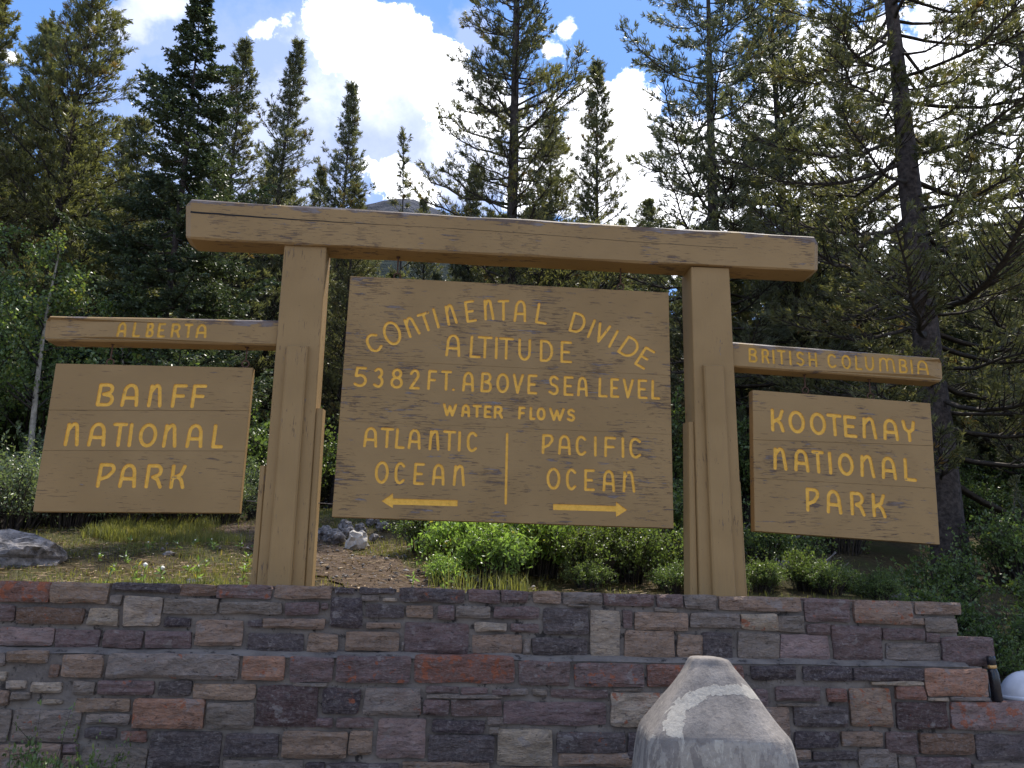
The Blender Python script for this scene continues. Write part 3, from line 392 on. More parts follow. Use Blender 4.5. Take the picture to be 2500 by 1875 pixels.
# ================================================================ LETTERS (routed into the timber)
def arcp(cx, cy, rx, ry, a0, a1, n=9):
    return [(cx + rx * math.cos(math.radians(a0 + (a1 - a0) * k / n)), cy + ry * math.sin(math.radians(a0 + (a1 - a0) * k / n))) for k in range(n + 1)]
GL = {
 'A': [[(0, 0), (.06, .42)] + arcp(.5, .62, .42, .38, 175, 5, 10) + [(.95, .42), (1, 0)], [(.05, .36), (.95, .36)]],
 'B': [[(0, 0), (.06, 1), (.6, 1)] + arcp(.62, .79, .30, .21, 90, -60, 6) + [(.35, .53), (.7, .48)] + arcp(.66, .25, .34, .25, 60, -90, 6) + [(0, 0)]],
 'C': [[(1, .86)] + arcp(.55, .60, .5, .4, 62, 180, 8) + arcp(.55, .4, .5, .4, 180, 298, 8) + [(1, .14)]],
 'D': [[(0, 0), (0, 1), (.35, 1)] + arcp(.4, .5, .6, .5, 88, -88, 12) + [(0, 0)]],
 'E': [[(1, 1), (0.03, 1), (0, 0), (1, 0)], [(0.02, .5), (.78, .5)]],
 'F': [[(1, 1), (.06, 1), (0, 0)], [(.04, .5), (.85, .5)]],
 'H': [[(0, 0), (0, 1)], [(1, 0), (1, 1)], [(0, .48), (1, .48)]],
 'I': [[(.5, 0), (.5, 1)]],
 'K': [[(0, 0), (0.04, 1)], [(1, 1), (.75, .62), (.08, .42)], [(.45, .52), (.8, .35), (1, 0)]],
 'L': [[(0.08, 1), (0, 0), (1, 0)]],
 'M': [[(0, 0), (.04, .93)], [(.06, .78)] + arcp(.28, .8, .2, .2, 160, 10, 6) + [(.5, .5), (.5, .05)], [(.5, .72)] + arcp(.74, .8, .2, .2, 160, 10, 6) + [(.97, .5), (1, 0)]],
 'N': [[(0, 0), (.10, .97)], [(.14, .74), (.34, .90)] + arcp(.58, .80, .24, .2, 120, 10, 6) + [(1, 0)]],
 'O': [arcp(.5, .5, .5, .5, 90, 450, 24)],
 'P': [[(0, 0), (.06, 1), (.7, 1)] + arcp(.72, .8, .28, .2, 80, -30, 5) + [(.62, .44), (.04, .30)]],
 'R': [[(0, 0), (.04, 1), (.6, 1)] + arcp(.62, .76, .32, .24, 80, -60, 6) + [(.40, .46), (.74, .36), (1, 0)]],
 'S': [[(.95, .88)] + arcp(.5, .76, .42, .24, 50, 240, 9) + arcp(.52, .25, .46, .25, 70, -130, 9) + [(0, .12)]],
 'T': [[(0, 1), (1, 1)], [(.5, 1), (.5, 0)]],
 'U': [[(0, 1), (0, .4)] + arcp(.5, .38, .5, .38, 180, 360, 10) + [(1, 1)]],
 'V': [[(0, 1), (.42, 0), (1, 1)]],
 'W': [[(0, 1), (.27, 0), (.5, .85), (.72, 0), (1, 1)]],
 'Y': [[(0, 1), (.12, .62), (.5, .45), (.88, .62), (1, 1)], [(.5, .45), (.5, 0)]],
 '5': [[(.9, 1), (.15, 1), (.05, .56)] + arcp(.45, .3, .52, .3, 125, -110, 11) + [(0, .1)]],
 '3': [[(.05, .9)] + arcp(.45, .77, .4, .23, 120, -70, 8) + arcp(.45, .27, .5, .27, 80, -125, 10) + [(0, .1)]],
 '8': [arcp(.5, .77, .38, .23, -90, 270, 16), arcp(.5, .27, .5, .27, 90, 450, 18)],
 '2': [[(.02, .8)] + arcp(.48, .74, .42, .26, 150, -30, 9) + [(0, 0), (1, 0)]],
 '.': [[(.5, 0.02), (.5, 0.0)]],
}
def glyph_strokes(ch, bx, bz, rx, rz, tx, tz):
    if ch in 'I.': mx = (rx - bx) / 2
    r = []
    for s in GL[ch]:
        pts = []
        for (u, w) in s:
            if ch == 'T' and u == .5: u = .5
            pts.append((bx + u * (rx - bx) + w * (tx - bx), bz + u * (rz - bz) + w * (tz - bz)))
        r.append(pts)
    if ch == '.': r = [[(bx, bz), (bx + .002, bz)]]
    return r
def contours(strokes, hw, h=0.0026, seed=0):
    """outline loops of a set of thick round-ended strokes (marching squares over a distance field)"""
    P = np.array([p for s in strokes for p in s]); lo = P.min(0) - hw - 3 * h; hi = P.max(0) + hw + 3 * h
    nx = int((hi[0] - lo[0]) / h) + 2; nz = int((hi[1] - lo[1]) / h) + 2
    X, Z = np.meshgrid(lo[0] + np.arange(nx) * h, lo[1] + np.arange(nz) * h)
    d = np.full(X.shape, 9.0)
    for s in strokes:
        for a, b in zip(s[:-1], s[1:]):
            ax, az = a; bx, bz = b; ex, ez = bx - ax, bz - az; L = ex * ex + ez * ez + 1e-12
            t = np.clip(((X - ax) * ex + (Z - az) * ez) / L, 0, 1)
            d = np.minimum(d, np.hypot(X - ax - t * ex, Z - az - t * ez))
    wig = hw * (1 + 0.05 * np.sin(X * 170 + seed) * np.sin(Z * 140 + seed * 2))
    F = d - wig
    F[np.abs(F) < 1e-7] = 1e-7
    segs = {}
    def ptx(i, j, i2, j2):
        a, b = F[j, i], F[j2, i2]; t = a / (a - b)
        return (i + (i2 - i) * t, j + (j2 - j) * t)
    ins = F < 0
    cells = np.argwhere((ins[:-1, :-1].astype(int) + ins[:-1, 1:] + ins[1:, :-1] + ins[1:, 1:]) % 4 != 0)
    nxt = {}; pos = {}
    for j, i in cells:
        c = [ins[j, i], ins[j, i + 1], ins[j + 1, i + 1], ins[j + 1, i]]
        code = c[0] | c[1] << 1 | c[2] << 2 | c[3] << 3
        ek = {0: ('h', i, j), 1: ('v', i + 1, j), 2: ('h', i, j + 1), 3: ('v', i, j)}
        ep = {0: (i, j, i + 1, j), 1: (i + 1, j, i + 1, j + 1), 2: (i, j + 1, i + 1, j + 1), 3: (i, j, i, j + 1)}
        T = {1: [(3, 0)], 2: [(0, 1)], 3: [(3, 1)], 4: [(1, 2)], 5: [(3, 0), (1, 2)], 6: [(0, 2)], 7: [(3, 2)], 8: [(2, 3)], 9: [(2, 0)], 10: [(0, 1), (2, 3)], 11: [(2, 1)], 12: [(1, 3)], 13: [(1, 0)], 14: [(0, 3)]}[int(code)]
        for a, b in T:
            for e in (a, b):
                if ek[e] not in pos: pos[ek[e]] = ptx(*ep[e])
            nxt[ek[a]] = ek[b]
    loops = []; seen = set()
    for k in list(nxt):
        if k in seen: continue
        lp = []; q = k
        while q not in seen and q in nxt:
            seen.add(q); lp.append(pos[q]); q = nxt[q]
        if len(lp) > 6:
            A = np.array(lp) * h + lo
            A = (np.roll(A, 1, 0) + 2 * A + np.roll(A, -1, 0)) / 4
            keep = [A[0]]
            for p in A[1:]:
                if np.hypot(*(p - keep[-1])) > h * 0.7: keep.append(p)
            loops.append(np.array(keep))
    return loops
def fill_mesh(loops):
    """flat even-odd fill of loops in the XZ plane -> verts (x,z), tris"""
    cu = bpy.data.curves.new('tmp', 'CURVE'); cu.dimensions = '2D'; cu.fill_mode = 'BOTH'
    for lp in loops:
        sp = cu.splines.new('POLY'); sp.points.add(len(lp) - 1); sp.use_cyclic_u = True
        co = np.zeros((len(lp), 4), np.float32); co[:, 0] = lp[:, 0]; co[:, 1] = lp[:, 1]; co[:, 3] = 1
        sp.points.foreach_set('co', co.ravel())
    o = bpy.data.objects.new('tmp', cu); COL.objects.link(o)
    me = bpy.data.meshes.new_from_object(o)
    v = np.zeros(len(me.vertices) * 3, np.float32); me.vertices.foreach_get('co', v); v = v.reshape(-1, 3)
    f = [tuple(p.vertices) for p in me.polygons]
    bpy.data.objects.remove(o); bpy.data.curves.remove(cu); bpy.data.meshes.remove(me)
    return v[:, :2], f
DEPTH = 0.005
def letter_obj(name, loops, y, mat, parent, depth=DEPTH):
    v, f = fill_mesh([lp for lp in loops])
    bm = bmesh.new()
    bv = [bm.verts.new((a[0], y + depth, a[1])) for a in v]
    for p in f:
        try: bm.faces.new([bv[i] for i in p])
        except ValueError: pass
    for lp in loops:
        n = len(lp)
        a = [bm.verts.new((p[0], y + 0.0003, p[1])) for p in lp]; b = [bm.verts.new((p[0], y + depth, p[1])) for p in lp]
        for i in range(n): bm.faces.new((a[i], a[(i + 1) % n], b[(i + 1) % n], b[i]))
    return bm_obj(name, bm, mat, parent)
def board_front(bm, quad, holes, y):
    """the face of a board with the letters cut out of it"""
    rim = np.array(quad, float); v, f = fill_mesh([rim] + holes)
    bv = [bm.verts.new((a[0], y, a[1])) for a in v]
    for p in f:
        try:
            fc = bm.faces.new([bv[i] for i in p]); fc.normal_update()
            if fc.normal.y > 0: fc.normal_flip()
        except ValueError: pass
def board_panel(name, quad, holes, y, th, mat, parent, bev=0.0022):
    bm = bmesh.new()
    q = np.array(quad, float); c = q.mean(0)
    inner = q + (c - q) / np.linalg.norm(c - q, axis=1)[:, None] * bev * 1.4
    board_front(bm, inner, holes, y)
    r0 = [bm.verts.new((p[0], y, p[1])) for p in inner]; r1 = [bm.verts.new((p[0], y + bev, p[1])) for p in q]; r2 = [bm.verts.new((p[0], y + th, p[1])) for p in q]
    for A, B in ((r0, r1), (r1, r2)):
        for i in range(4): bm.faces.new((A[i], A[(i + 1) % 4], B[(i + 1) % 4], B[i]))
    bm.faces.new(r2)
    # no slit open behind the cut letters: a backing 9 mm behind the face
    bk = [bm.verts.new((p[0], y + 0.012, p[1])) for p in q]; bm.faces.new(bk)
    return bm_obj(name, bm, mat, parent)
def inside(quad, p):
    s = 0
    for a, b in zip(quad, quad[1:] + quad[:1]):
        s += 1 if (b[0] - a[0]) * (p[1] - a[1]) - (b[1] - a[1]) * (p[0] - a[0]) < 0 else -1
    return abs(s) == 4
def shapes_of(txt, hw):
    out = []
    for k, (ch, bx, bz, rx, rz, tx, tz) in enumerate(txt):
        if ch == 'I':
            mx, mz_ = (rx - bx) / 2, (rz - bz) / 2; st = [[(bx + mx, bz + mz_), (tx + mx, tz + mz_)]]
        else: st = glyph_strokes(ch, bx, bz, rx, rz, tx, tz)
        out.append(('dot' if ch == '.' else 'letter' if ch.isalpha() else 'numeral', contours(st, hw, 0.0026 if hw > 0.009 else 0.0022, k), ((bx + rx) / 2, (bz + tz) / 2)))
    return out
def hanging_board(name, label, panels, shapes, y, th, mat, hooks, group=None, gap=.0012, step=.0015):
    root = empty(name, (0, 0, 0), label=label, cat='sign board', group=group)
    for i, q in enumerate(panels):
        q = [tuple(p) for p in q]
        if i: q = [(q[0][0], q[0][1] - gap), (q[1][0], q[1][1] - gap), q[2], q[3]]
        hs = []
        for nm, loops, c in shapes:
            if inside(q, c): hs += loops
        board_panel('panel', q, hs, y + (step if i == 1 else 0), th, mat, root)
    for nm, loops, c in shapes:
        i = [inside([tuple(p) for p in q], c) for q in panels].index(True)
        letter_obj(nm, loops, y + (step if i == 1 else 0), M_YEL, root)
    for (x, z0, z1) in hooks:
        bm = bmesh.new()
        ring(bm, (x, y + th / 2, z0 + 0.035), 0.026, 0.0055, 'x' if False else 'y'); rod(bm, (x, y + th / 2, z0 - .01), (x, y + th / 2, z0 + 0.012), 0.006)
        bm_obj('hanging_ring', bm, M_RUST, root)
        bm = bmesh.new(); rod(bm, (x, y + th / 2, z0 + 0.058), (x, y + th / 2, z1), 0.006); rod(bm, (x, y + th / 2, z1 - .008), (x, y + th / 2, z1), 0.016)
        bm_obj('hook', bm, M_RUST, root)
    root.location = ((panels[-1][2][0] + panels[-1][3][0]) / 2, y + th / 2, panels[-1][2][1])
    for c in root.children: c.location -= root.location
    return root
def rod(bm, a, b, r, n=6, r2=None):
    a = Vector(a); b = Vector(b); d = (b - a); q = d.to_track_quat('Z', 'Y'); r2 = r if r2 is None else r2
    A = [bm.verts.new(a + q @ Vector((r * math.cos(2 * math.pi * i / n), r * math.sin(2 * math.pi * i / n), 0))) for i in range(n)]
    B = [bm.verts.new(b + q @ Vector((r2 * math.cos(2 * math.pi * i / n), r2 * math.sin(2 * math.pi * i / n), 0))) for i in range(n)]
    for i in range(n): bm.faces.new((A[i], A[(i + 1) % n], B[(i + 1) % n], B[i]))
    bm.faces.new(A[::-1]); bm.faces.new(B)
def ring(bm, c, R_, r, ax='y', n=14, k=6):
    c = Vector(c); V = []
    for i in range(n):
        t = 2 * math.pi * i / n
        for j in range(k):
            p = 2 * math.pi * j / k; rr = R_ + r * math.cos(p)
            V.append(bm.verts.new(c + Vector((rr * math.cos(t), r * math.sin(p), rr * math.sin(t)))))
    for i in range(n):
        for j in range(k):
            bm.faces.new((V[i * k + j], V[((i + 1) % n) * k + j], V[((i + 1) % n) * k + (j + 1) % k], V[i * k + (j + 1) % k]))

YB, YA, YP = 6.38, 6.34, 6.30
def poly_shape(pts):
    P = np.array(pts); out = []
    for a, b in zip(P, np.roll(P, -1, 0)):
        n = max(1, int(np.hypot(*(b - a)) / 0.02))
        for k in range(n): out.append(a + (b - a) * k / n)
    return np.array(out)
sh_c = shapes_of(TXT_CENTRE, 0.0106)
sh_c.append(('arrow', [poly_shape(ARROW_L)], (np.mean([p[0] for p in ARROW_L]), np.mean([p[1] for p in ARROW_L]))))
sh_c.append(('arrow', [poly_shape(ARROW_R)], (np.mean([p[0] for p in ARROW_R]), np.mean([p[1] for p in ARROW_R]))))
sh_c.append(('divider', contours([DIVIDER], 0.0095), (np.mean([p[0] for p in DIVIDER]), np.mean([p[1] for p in DIVIDER]))))
hanging_board('sign_board', 'large tan wooden board lettered CONTINENTAL DIVIDE with two yellow arrows, hung between the posts', PAN_CENTRE, sh_c, YB, 0.07, M_PAINT_H,
    [(-0.345, PAN_CENTRE[0][0][1] - .005, 4.215), (1.44, PAN_CENTRE[0][1][1] + .005, 4.23)], 'hanging sign boards', .0004, .0003)
hanging_board('sign_board', 'tan wooden board lettered BANFF NATIONAL PARK, hung under the left arm', PAN_LEFT, shapes_of(TXT_LEFT, 0.0132), YB, 0.07, M_PAINT_L,
    [(-2.42, PAN_LEFT[0][0][1], 3.40), (-1.44, PAN_LEFT[0][1][1], 3.42)], 'hanging sign boards')
hanging_board('sign_board', 'tan flaking wooden board lettered KOOTENAY NATIONAL PARK, hung under the right arm', PAN_RIGHT, shapes_of(TXT_RIGHT, 0.0138), YB, 0.08, M_PAINT_R,
    [(2.93, PAN_RIGHT[0][0][1] - .01, 3.405), (3.47, PAN_RIGHT[0][1][1] + .01, 3.39)], 'hanging sign boards')

# ---------------------------------------------------------------- frame
FR = empty('timber_frame', (0.55, 6.4, 1.6), label='tan painted timber frame with two stepped posts and long crossbeam behind the wall', cat='timber frame')
def chamfer_box(name, quad, y0, y1, ch, mat, parent, ends=(True, True), segs=24, wob=0.004, holes=None, split=None):
    """timber whose front face is the quad TL TR BR BL; chamfered ends; subdivided along its length and slightly uneven"""
    TL, TR, BR, BL = [Vector((p[0], p[1])) for p in quad]
    bm = bmesh.new(); rows = []
    L = (TR - TL).length
    ts = [0, ch / L] + [ch / L + (1 - 2 * ch / L) * k / segs for k in range(1, segs)] + [1 - ch / L, 1]
    e = 0.012
    for k, t in enumerate(ts):
        T = TL.lerp(TR, t); B = BL.lerp(BR, t)
        inset = ch if (k == 0 and ends[0]) or (k == len(ts) - 1 and ends[1]) else 0
        wv = lambda s: wob * noise.noise(Vector((T.x * 2.2, s * 7.0, y0)))
        f0 = y0 + inset; b0 = y1 - inset; zt = T.y - inset * .55; zb = B.y + inset * .55
        rows.append([bm.verts.new(p) for p in ((T.x, f0, zt - e + wv(1)), (T.x, f0 + e, zt + wv(2)), (T.x, b0 - e, zt + wv(3)), (T.x, b0, zt - e),
                     (B.x, b0, zb + e), (B.x, b0 - e, zb + wv(4)), (B.x, f0 + e, zb + wv(5)), (B.x, f0, zb + e + wv(6)))])
    for A, B in zip(rows[:-1], rows[1:]):
        for i in range(8):
            if holes is not None and i == 7: continue
            bm.faces.new((A[i], A[(i + 1) % 8], B[(i + 1) % 8], B[i]))
    bm.faces.new(rows[0]); bm.faces.new(rows[-1][::-1])
    if holes is not None:
        # front face with routed letters
        def lp():
            pts = [(r[0].co.x, r[0].co.z, r[0].co.y) for r in rows] + [(r[7].co.x, r[7].co.z, r[7].co.y) for r in rows[::-1]]
            return pts
        P = lp(); yv = {}
        v, f = fill_mesh([np.array([(p[0], p[1]) for p in P])] + holes)
        bv = []
        xa, xb = rows[1][0].co.x, rows[-2][0].co.x
        for a in v:
            d = max(0, min(1, (xa - a[0]) / ch)) if a[0] < xa else max(0, min(1, (a[0] - xb) / ch)) if a[0] > xb else 0
            d = d * ch if ((a[0] < xa and ends[0]) or (a[0] > xb and ends[1])) else 0
            bv.append(bm.verts.new((a[0], y0 + d, a[1])))
        for p in f:
            try: bm.faces.new([bv[i] for i in p])
            except ValueError: pass
        bk = [bm.verts.new((p[0], y0 + 0.02, p[1])) for p in ((TL.x + ch, TL.y - .02), (TR.x - ch, TR.y - .02), (BR.x - ch, BR.y + .02), (BL.x + ch, BL.y + .02))]
        bm.faces.new(bk)
    return bm_obj(name, bm, mat, parent, loc=(-parent.location.x, -parent.location.y, -parent.location.z))
def qbox(name, front, y0, y1, mat, parent, bev=0.008, topslope=0.0):
    """upright timber, front face quad TL TR BR BL (x,z)"""
    bm = bmesh.new(); n = 18; rows = []
    TL, TR, BR, BL = [Vector((p[0], p[1])) for p in front]
    for k in range(n + 1):
        t = k / n; L = TL.lerp(BL, t); Rr = TR.lerp(BR, t); b = bev
        wv = 0.003 * noise.noise(Vector((L.x, L.y * 1.7, 3)))
        top = topslope if k == 0 else 0
        rows.append([bm.verts.new(p) for p in ((L.x + b, y0, L.y - top), (L.x, y0 + b, L.y - top), (L.x + wv, y1, L.y), (Rr.x + wv, y1, Rr.y), (Rr.x, y0 + b, Rr.y - top), (Rr.x - b, y0, Rr.y - top))])
    for A, B in zip(rows[:-1], rows[1:]):
        for i in range(6): bm.faces.new((A[i], B[i], B[(i + 1) % 6], A[(i + 1) % 6]))
    bm.faces.new(rows[0]); bm.faces.new(rows[-1][::-1])
    return bm_obj(name, bm, mat, parent, loc=(-parent.location.x, -parent.location.y, -parent.location.z))
# crossbeam: two laminations with a dark open check between them on the left
bq = BEAM
chamfer_box('crossbeam', bq, 6.27, 6.52, 0.05, M_BEAM, FR, segs=40, wob=0.010)
# the long check that splits the beam, a thin dark slit standing open
bm = bmesh.new(); pr = None
NZ = 60
for k in range(NZ + 1):
    t = k / NZ; x = -1.93 + 4.3 * t
    z = 4.43 - 0.006 * math.sin(t * 9) + 0.004 * noise.noise(Vector((x * 9, 0, 0))) - 0.035 * t
    w = 0.0075 * max(0.12, 1 - t * 2.4) if t < .45 else 0.0016 * (0.6 + 0.8 * abs(noise.noise(Vector((x * 4, 1, 0)))))
    a = bm.verts.new((x, 6.2685, z + w)); b = bm.verts.new((x, 6.2685, z - w))
    if pr: bm.faces.new((pr[0], a, b, pr[1]))
    pr = (a, b)
bm_obj('check', bm, M_DARK, FR, loc=(-FR.location.x, -FR.location.y, -FR.location.z))
zt = 4.228
def post(xl0, xr0, xl1, xr1, strip, sideL, sideR, zs):
    r = [(xl0, zt - .006), (xr0, zt - .002), (xr1, 1.5), (xl1, 1.5)]
    p = qbox('post', r, YP, YP + 0.26, M_POST, FR, 0.006)
    L = lambda o: o
    def ch(nm, q, y0, y1, bev, ts):
        o = qbox(nm, q, y0, y1, M_POST, FR, bev, ts); o.parent = p; o.location = (0, 0, 0); return o
    ch('front_batten', strip, YP - 0.045, YP - 0.0005, 0.012, 0.015)
    ch('side_batten', sideL, YP + 0.03, YP + 0.20, 0.010, 0.02)
    ch('side_batten', sideR, YP + 0.03, YP + 0.20, 0.010, 0.02)
    return p
post(-1.2126, -0.893, -1.190, -0.866, [(-1.121, 3.4125), (-.967, 3.415), (-.950, 1.5), (-1.115, 1.5)],
     [(-1.248, 2.53), (-1.206, 2.53), (-1.191, 1.5), (-1.240, 1.5)], [(-0.885, 2.97), (-0.832, 2.97), (-0.815, 1.5), (-0.867, 1.5)], 0)
post(1.9898, 2.305, 1.975, 2.320, [(2.055, 3.409), (2.215, 3.412), (2.236, 1.5), (2.066, 1.5)],
     [(1.945, 2.98), (1.987, 2.98), (1.974, 1.5), (1.912, 1.5)], [(2.301, 2.53), (2.332, 2.53), (2.348, 1.5), (2.322, 1.5)], 0)
def arm(quad, txt, ends, name='arm'):
    sh = shapes_of(txt, 0.0090 if txt is TXT_BC else 0.0094)
    hs = [l for s in sh for l in s[1]]
    a = chamfer_box(name, quad, YA, YA + 0.17, 0.035, M_ARM, FR, ends=ends, segs=16, wob=0.003, holes=hs)
    for nm, loops, c in sh:
        letter_obj(nm, loops, YA, M_YEL_WORN, a, 0.0035)
arm([(-2.9005, 3.570), (-1.2135, 3.622), (-1.2135, 3.4224), (-2.8923, 3.3818)], TXT_ALBERTA, (True, False))
arm([(2.312, 3.6222), (4.0708, 3.5715), (4.0558, 3.3696), (2.313, 3.418)], TXT_BC, (False, True))
# thin wire that keeps the boards from swinging
for a, b, lb in (((-1.34, 6.42, 2.262), (-1.21, 6.42, 2.255), 'thin horizontal wire from the left post to the BANFF board'), ((-0.84, 6.42, 2.262), (-0.565, 6.42, 2.252), 'thin horizontal wire from the left post to the large middle board')):
    bm = bmesh.new(); rod(bm, a, b, 0.004); tag(bm_obj('wire', bm, M_WIRE), lb, 'wire')

# ================================================================ STONE WALL
PALET = {'d': (0.070, 0.061, 0.070), 'p': (0.115, 0.085, 0.092), 'q': (0.185, 0.142, 0.148), 'g': (0.148, 0.130, 0.124), 'b': (0.190, 0.142, 0.118), 'n': (0.125, 0.084, 0.068),
         'r': (0.155, 0.086, 0.075), 'u': (0.072, 0.050, 0.054), 'l': (0.270, 0.232, 0.200), 'o': (0.225, 0.135, 0.105), 'k': (0.055, 0.046, 0.055)}
WALL = empty('stone_wall', (0.6, 6.0, 0), label='long stepped retaining wall of purple and brown cut stones with orange lichen', cat='stone wall')
YU, YL = 5.93, 5.82
def stone_mesh(w, h, dep, seed, cheap=False):
    """rock-faced block, centre of its front at the origin"""
    nx = max(4, min(18, int(w / 0.026))); nz = max(4, min(10, int(h / 0.024)))
    if cheap: nx, nz = 3, 2
    V = []; F = []
    sx = seed * 3.71
    ax = [2 * i / nx - 1 for i in range(nx + 1)]; az = [2 * j / nz - 1 for j in range(nz + 1)]
    tiltx = random.uniform(-.05, .05); tiltz = random.uniform(-.04, .06)
    cl = random.uniform(0.75, 0.95); bul = random.uniform(0.006, 0.016) + 0.03 * min(w, h) * random.random()
    cut = [random.uniform(0, .045) for _ in range(4)]
    for j, b in enumerate(az):
        for i, a in enumerate(ax):
            x, z = a * w / 2, b * h / 2
            # uneven outline: corners knocked off, sides bowed by noise
            c = cut[(a > 0) * 2 + (b > 0)]
            if abs(a) > .99 or abs(b) > .99:
                x += (0.010 * noise.noise(Vector((sx, z * 9, a))) - 0.003 * a) if abs(a) > .99 else 0
                z += (0.009 * noise.noise(Vector((x * 7, sx, b))) - 0.002 * b) if abs(b) > .99 else 0
            if abs(a) > .99 and abs(b) > .99: x -= a * (c * min(w, h) * .6 + .002); z -= b * (c * min(w, h) * .6 + .002)
            e = max(abs(a) ** 5, abs(b) ** 5) * cl
            p = Vector((x * 6 + sx, 0.3, z * 9))
            n = noise.noise(p) * 0.7 + noise.noise(p * 2.3) * 0.45 + noise.noise(p * 5.1) * 0.2
            ridge = abs(noise.noise(Vector((x * 4 - sx, 5, z * 8)))) * 1.1
            y = -bul * (1 - e) - 0.026 * (n + ridge) * (1 - 0.65 * e) + tiltx * x * .5 + tiltz * z * .5
            V.append((x, y, z))
    N = nx + 1
    for j in range(nz):
        for i in range(nx):
            a = j * N + i
            F.append((a, a + 1, a + N + 1, a + N))
    per = [i for i in range(N)] + [j * N + nx for j in range(1, nz + 1)] + [nz * N + i for i in range(nx - 1, -1, -1)] + [j * N for j in range(nz - 1, 0, -1)]
    k0 = len(V)
    for i in per:
        x, y, z = V[i]; V.append((x, dep, z))
    n = len(per)
    for k in range(n): F.append((per[k], k0 + k, k0 + (k + 1) % n, per[(k + 1) % n]))
    return V, F
def put_stone(x0, z0, x1, z1, yf, dep, code, lich, seed, k=1.0):
    V, F = stone_mesh(x1 - x0, z1 - z0, dep, seed)
    me = bpy.data.meshes.new('stone'); me.from_pydata(V, [], F); me.materials.append(M_STONE)
    o = link('stone', me, WALL, ((x0 + x1) / 2 - 0.6, yf - 6.0, (z0 + z1) / 2))
    c = PALET[code]; j = [random.uniform(.88, 1.12), random.uniform(.95, 1.03)]
    o.color = (c[0] * j[0] * 1.42, c[1] * j[0] * 1.34, c[2] * j[0] * j[1] * 1.20, lich / 7.0)
    return o
for k, (x0, z0, x1, z1, upt, code, lich) in enumerate(STONES):
    top = upt and z1 > 1.60
    # most stones a few mm larger than their visible face, joints stay 8-20 mm
    yf = (YU if upt else YL) + random.uniform(-0.008, 0.006)
    dep = 0.33 if top else (0.16 if (not upt and z1 > 1.16) else 0.09)
    if not upt and x0 > 3.5 and z1 > 1.0: dep = 0.3
    put_stone(x0 - .003, z0 - .002, x1 + .003, min(z1 + .002, 1.668), yf, dep, code, lich, k)
# rows of stones beyond what the photograph shows (below, left and right)
sv_, sf_ = [], []
def stuff_rows(xa, xb, za, zb, y):
    z = zb
    while z > za + 0.05:
        h = min(random.uniform(0.09, 0.19), z - za); x = xa
        while x < xb - .05:
            w = min(random.uniform(0.16, 0.5), xb - x)
            V, F = stone_mesh(w - .02, h - .018, 0.08, random.random() * 99, True); b = len(sv_)
            sv_.extend([(v[0] + x + w / 2 - .6, v[1] + y - 6.0, v[2] + z - h / 2) for v in V]); sf_.extend([tuple(b + i for i in f) for f in F]); x += w
        z -= h
stuff_rows(-2.62, 4.15, 0, 0.545, YL); stuff_rows(-9, -2.72, 0, 1.235, YL); stuff_rows(-9, -2.80, 1.26, 1.65, YU); stuff_rows(4.17, 9.5, 0, 1.0, YL)
me = bpy.data.meshes.new('stones_out_of_view'); me.from_pydata(sv_, [], sf_)
mo, q_, out_ = newmat('distant_stones'); gp = q_.n('ShaderNodeNewGeometry').outputs['Position']
col_ = q_.mix(q_.ss(q_.noise(q_.mapv(gp, (1, 1, 2)), 3.2, 3), .35, .65), (0.07, 0.06, 0.07), (0.16, 0.125, 0.11)); principled(q_, out_, col_, .9, bump(q_, q_.noise(gp, 30, 5), .7, .02))
me.materials.append(mo); link('stone', me, WALL, kind='stuff')
# mortar cores
def mortar(name, x0, x1, z0, z1, yf, yb, mat=M_MORTAR, step=0.05):
    bm = bmesh.new(); nx = max(2, int((x1 - x0) / step)); nz = max(2, int((z1 - z0) / step)); g_ = []
    for j in range(nz + 1):
        r = []
        for i in range(nx + 1):
            x = x0 + (x1 - x0) * i / nx; z = z0 + (z1 - z0) * j / nz
            n = noise.noise(Vector((x * 5, 2, z * 7))) * 0.010 + noise.noise(Vector((x * 23, 2, z * 23))) * 0.005
            r.append(bm.verts.new((x, yf + n, z)))
        g_.append(r)
    for j in range(nz):
        for i in range(nx): bm.faces.new((g_[j][i], g_[j][i + 1], g_[j + 1][i + 1], g_[j + 1][i]))
    for ring_, in ((g_[-1],),):
        b = [bm.verts.new((v.co.x, yb, z1)) for v in ring_]
        for i in range(len(b) - 1): bm.faces.new((ring_[i], ring_[i + 1], b[i + 1], b[i]))
    for c, s in ((0, -1), (-1, 1)):
        e = [r[c] for r in g_]; b = [bm.verts.new((v.co.x, yb, v.co.z)) for v in e]
        for i in range(len(b) - 1): bm.faces.new((e[i], e[i + 1], b[i + 1], b[i]))
    a = [bm.verts.new(p) for p in ((x0, yb, z0), (x1, yb, z0), (x1, yb, z1), (x0, yb, z1))]; bm.faces.new(a)
    return bm_obj(name, bm, mat, WALL, loc=(-.6, -6.0, 0))
MR = 0.019
mortar('mortar', -9, 3.70, 1.20, 1.638, YU + MR, 6.30)
mortar('mortar', 3.701, 3.93, 1.20, 1.40, YU + MR, 6.27)
mortar('mortar', -9, 3.79, 0.0, 1.222, YL + MR, 6.29)
mortar('mortar', 3.791, 9.5, 0.0, 0.985, YL + MR, 6.28)
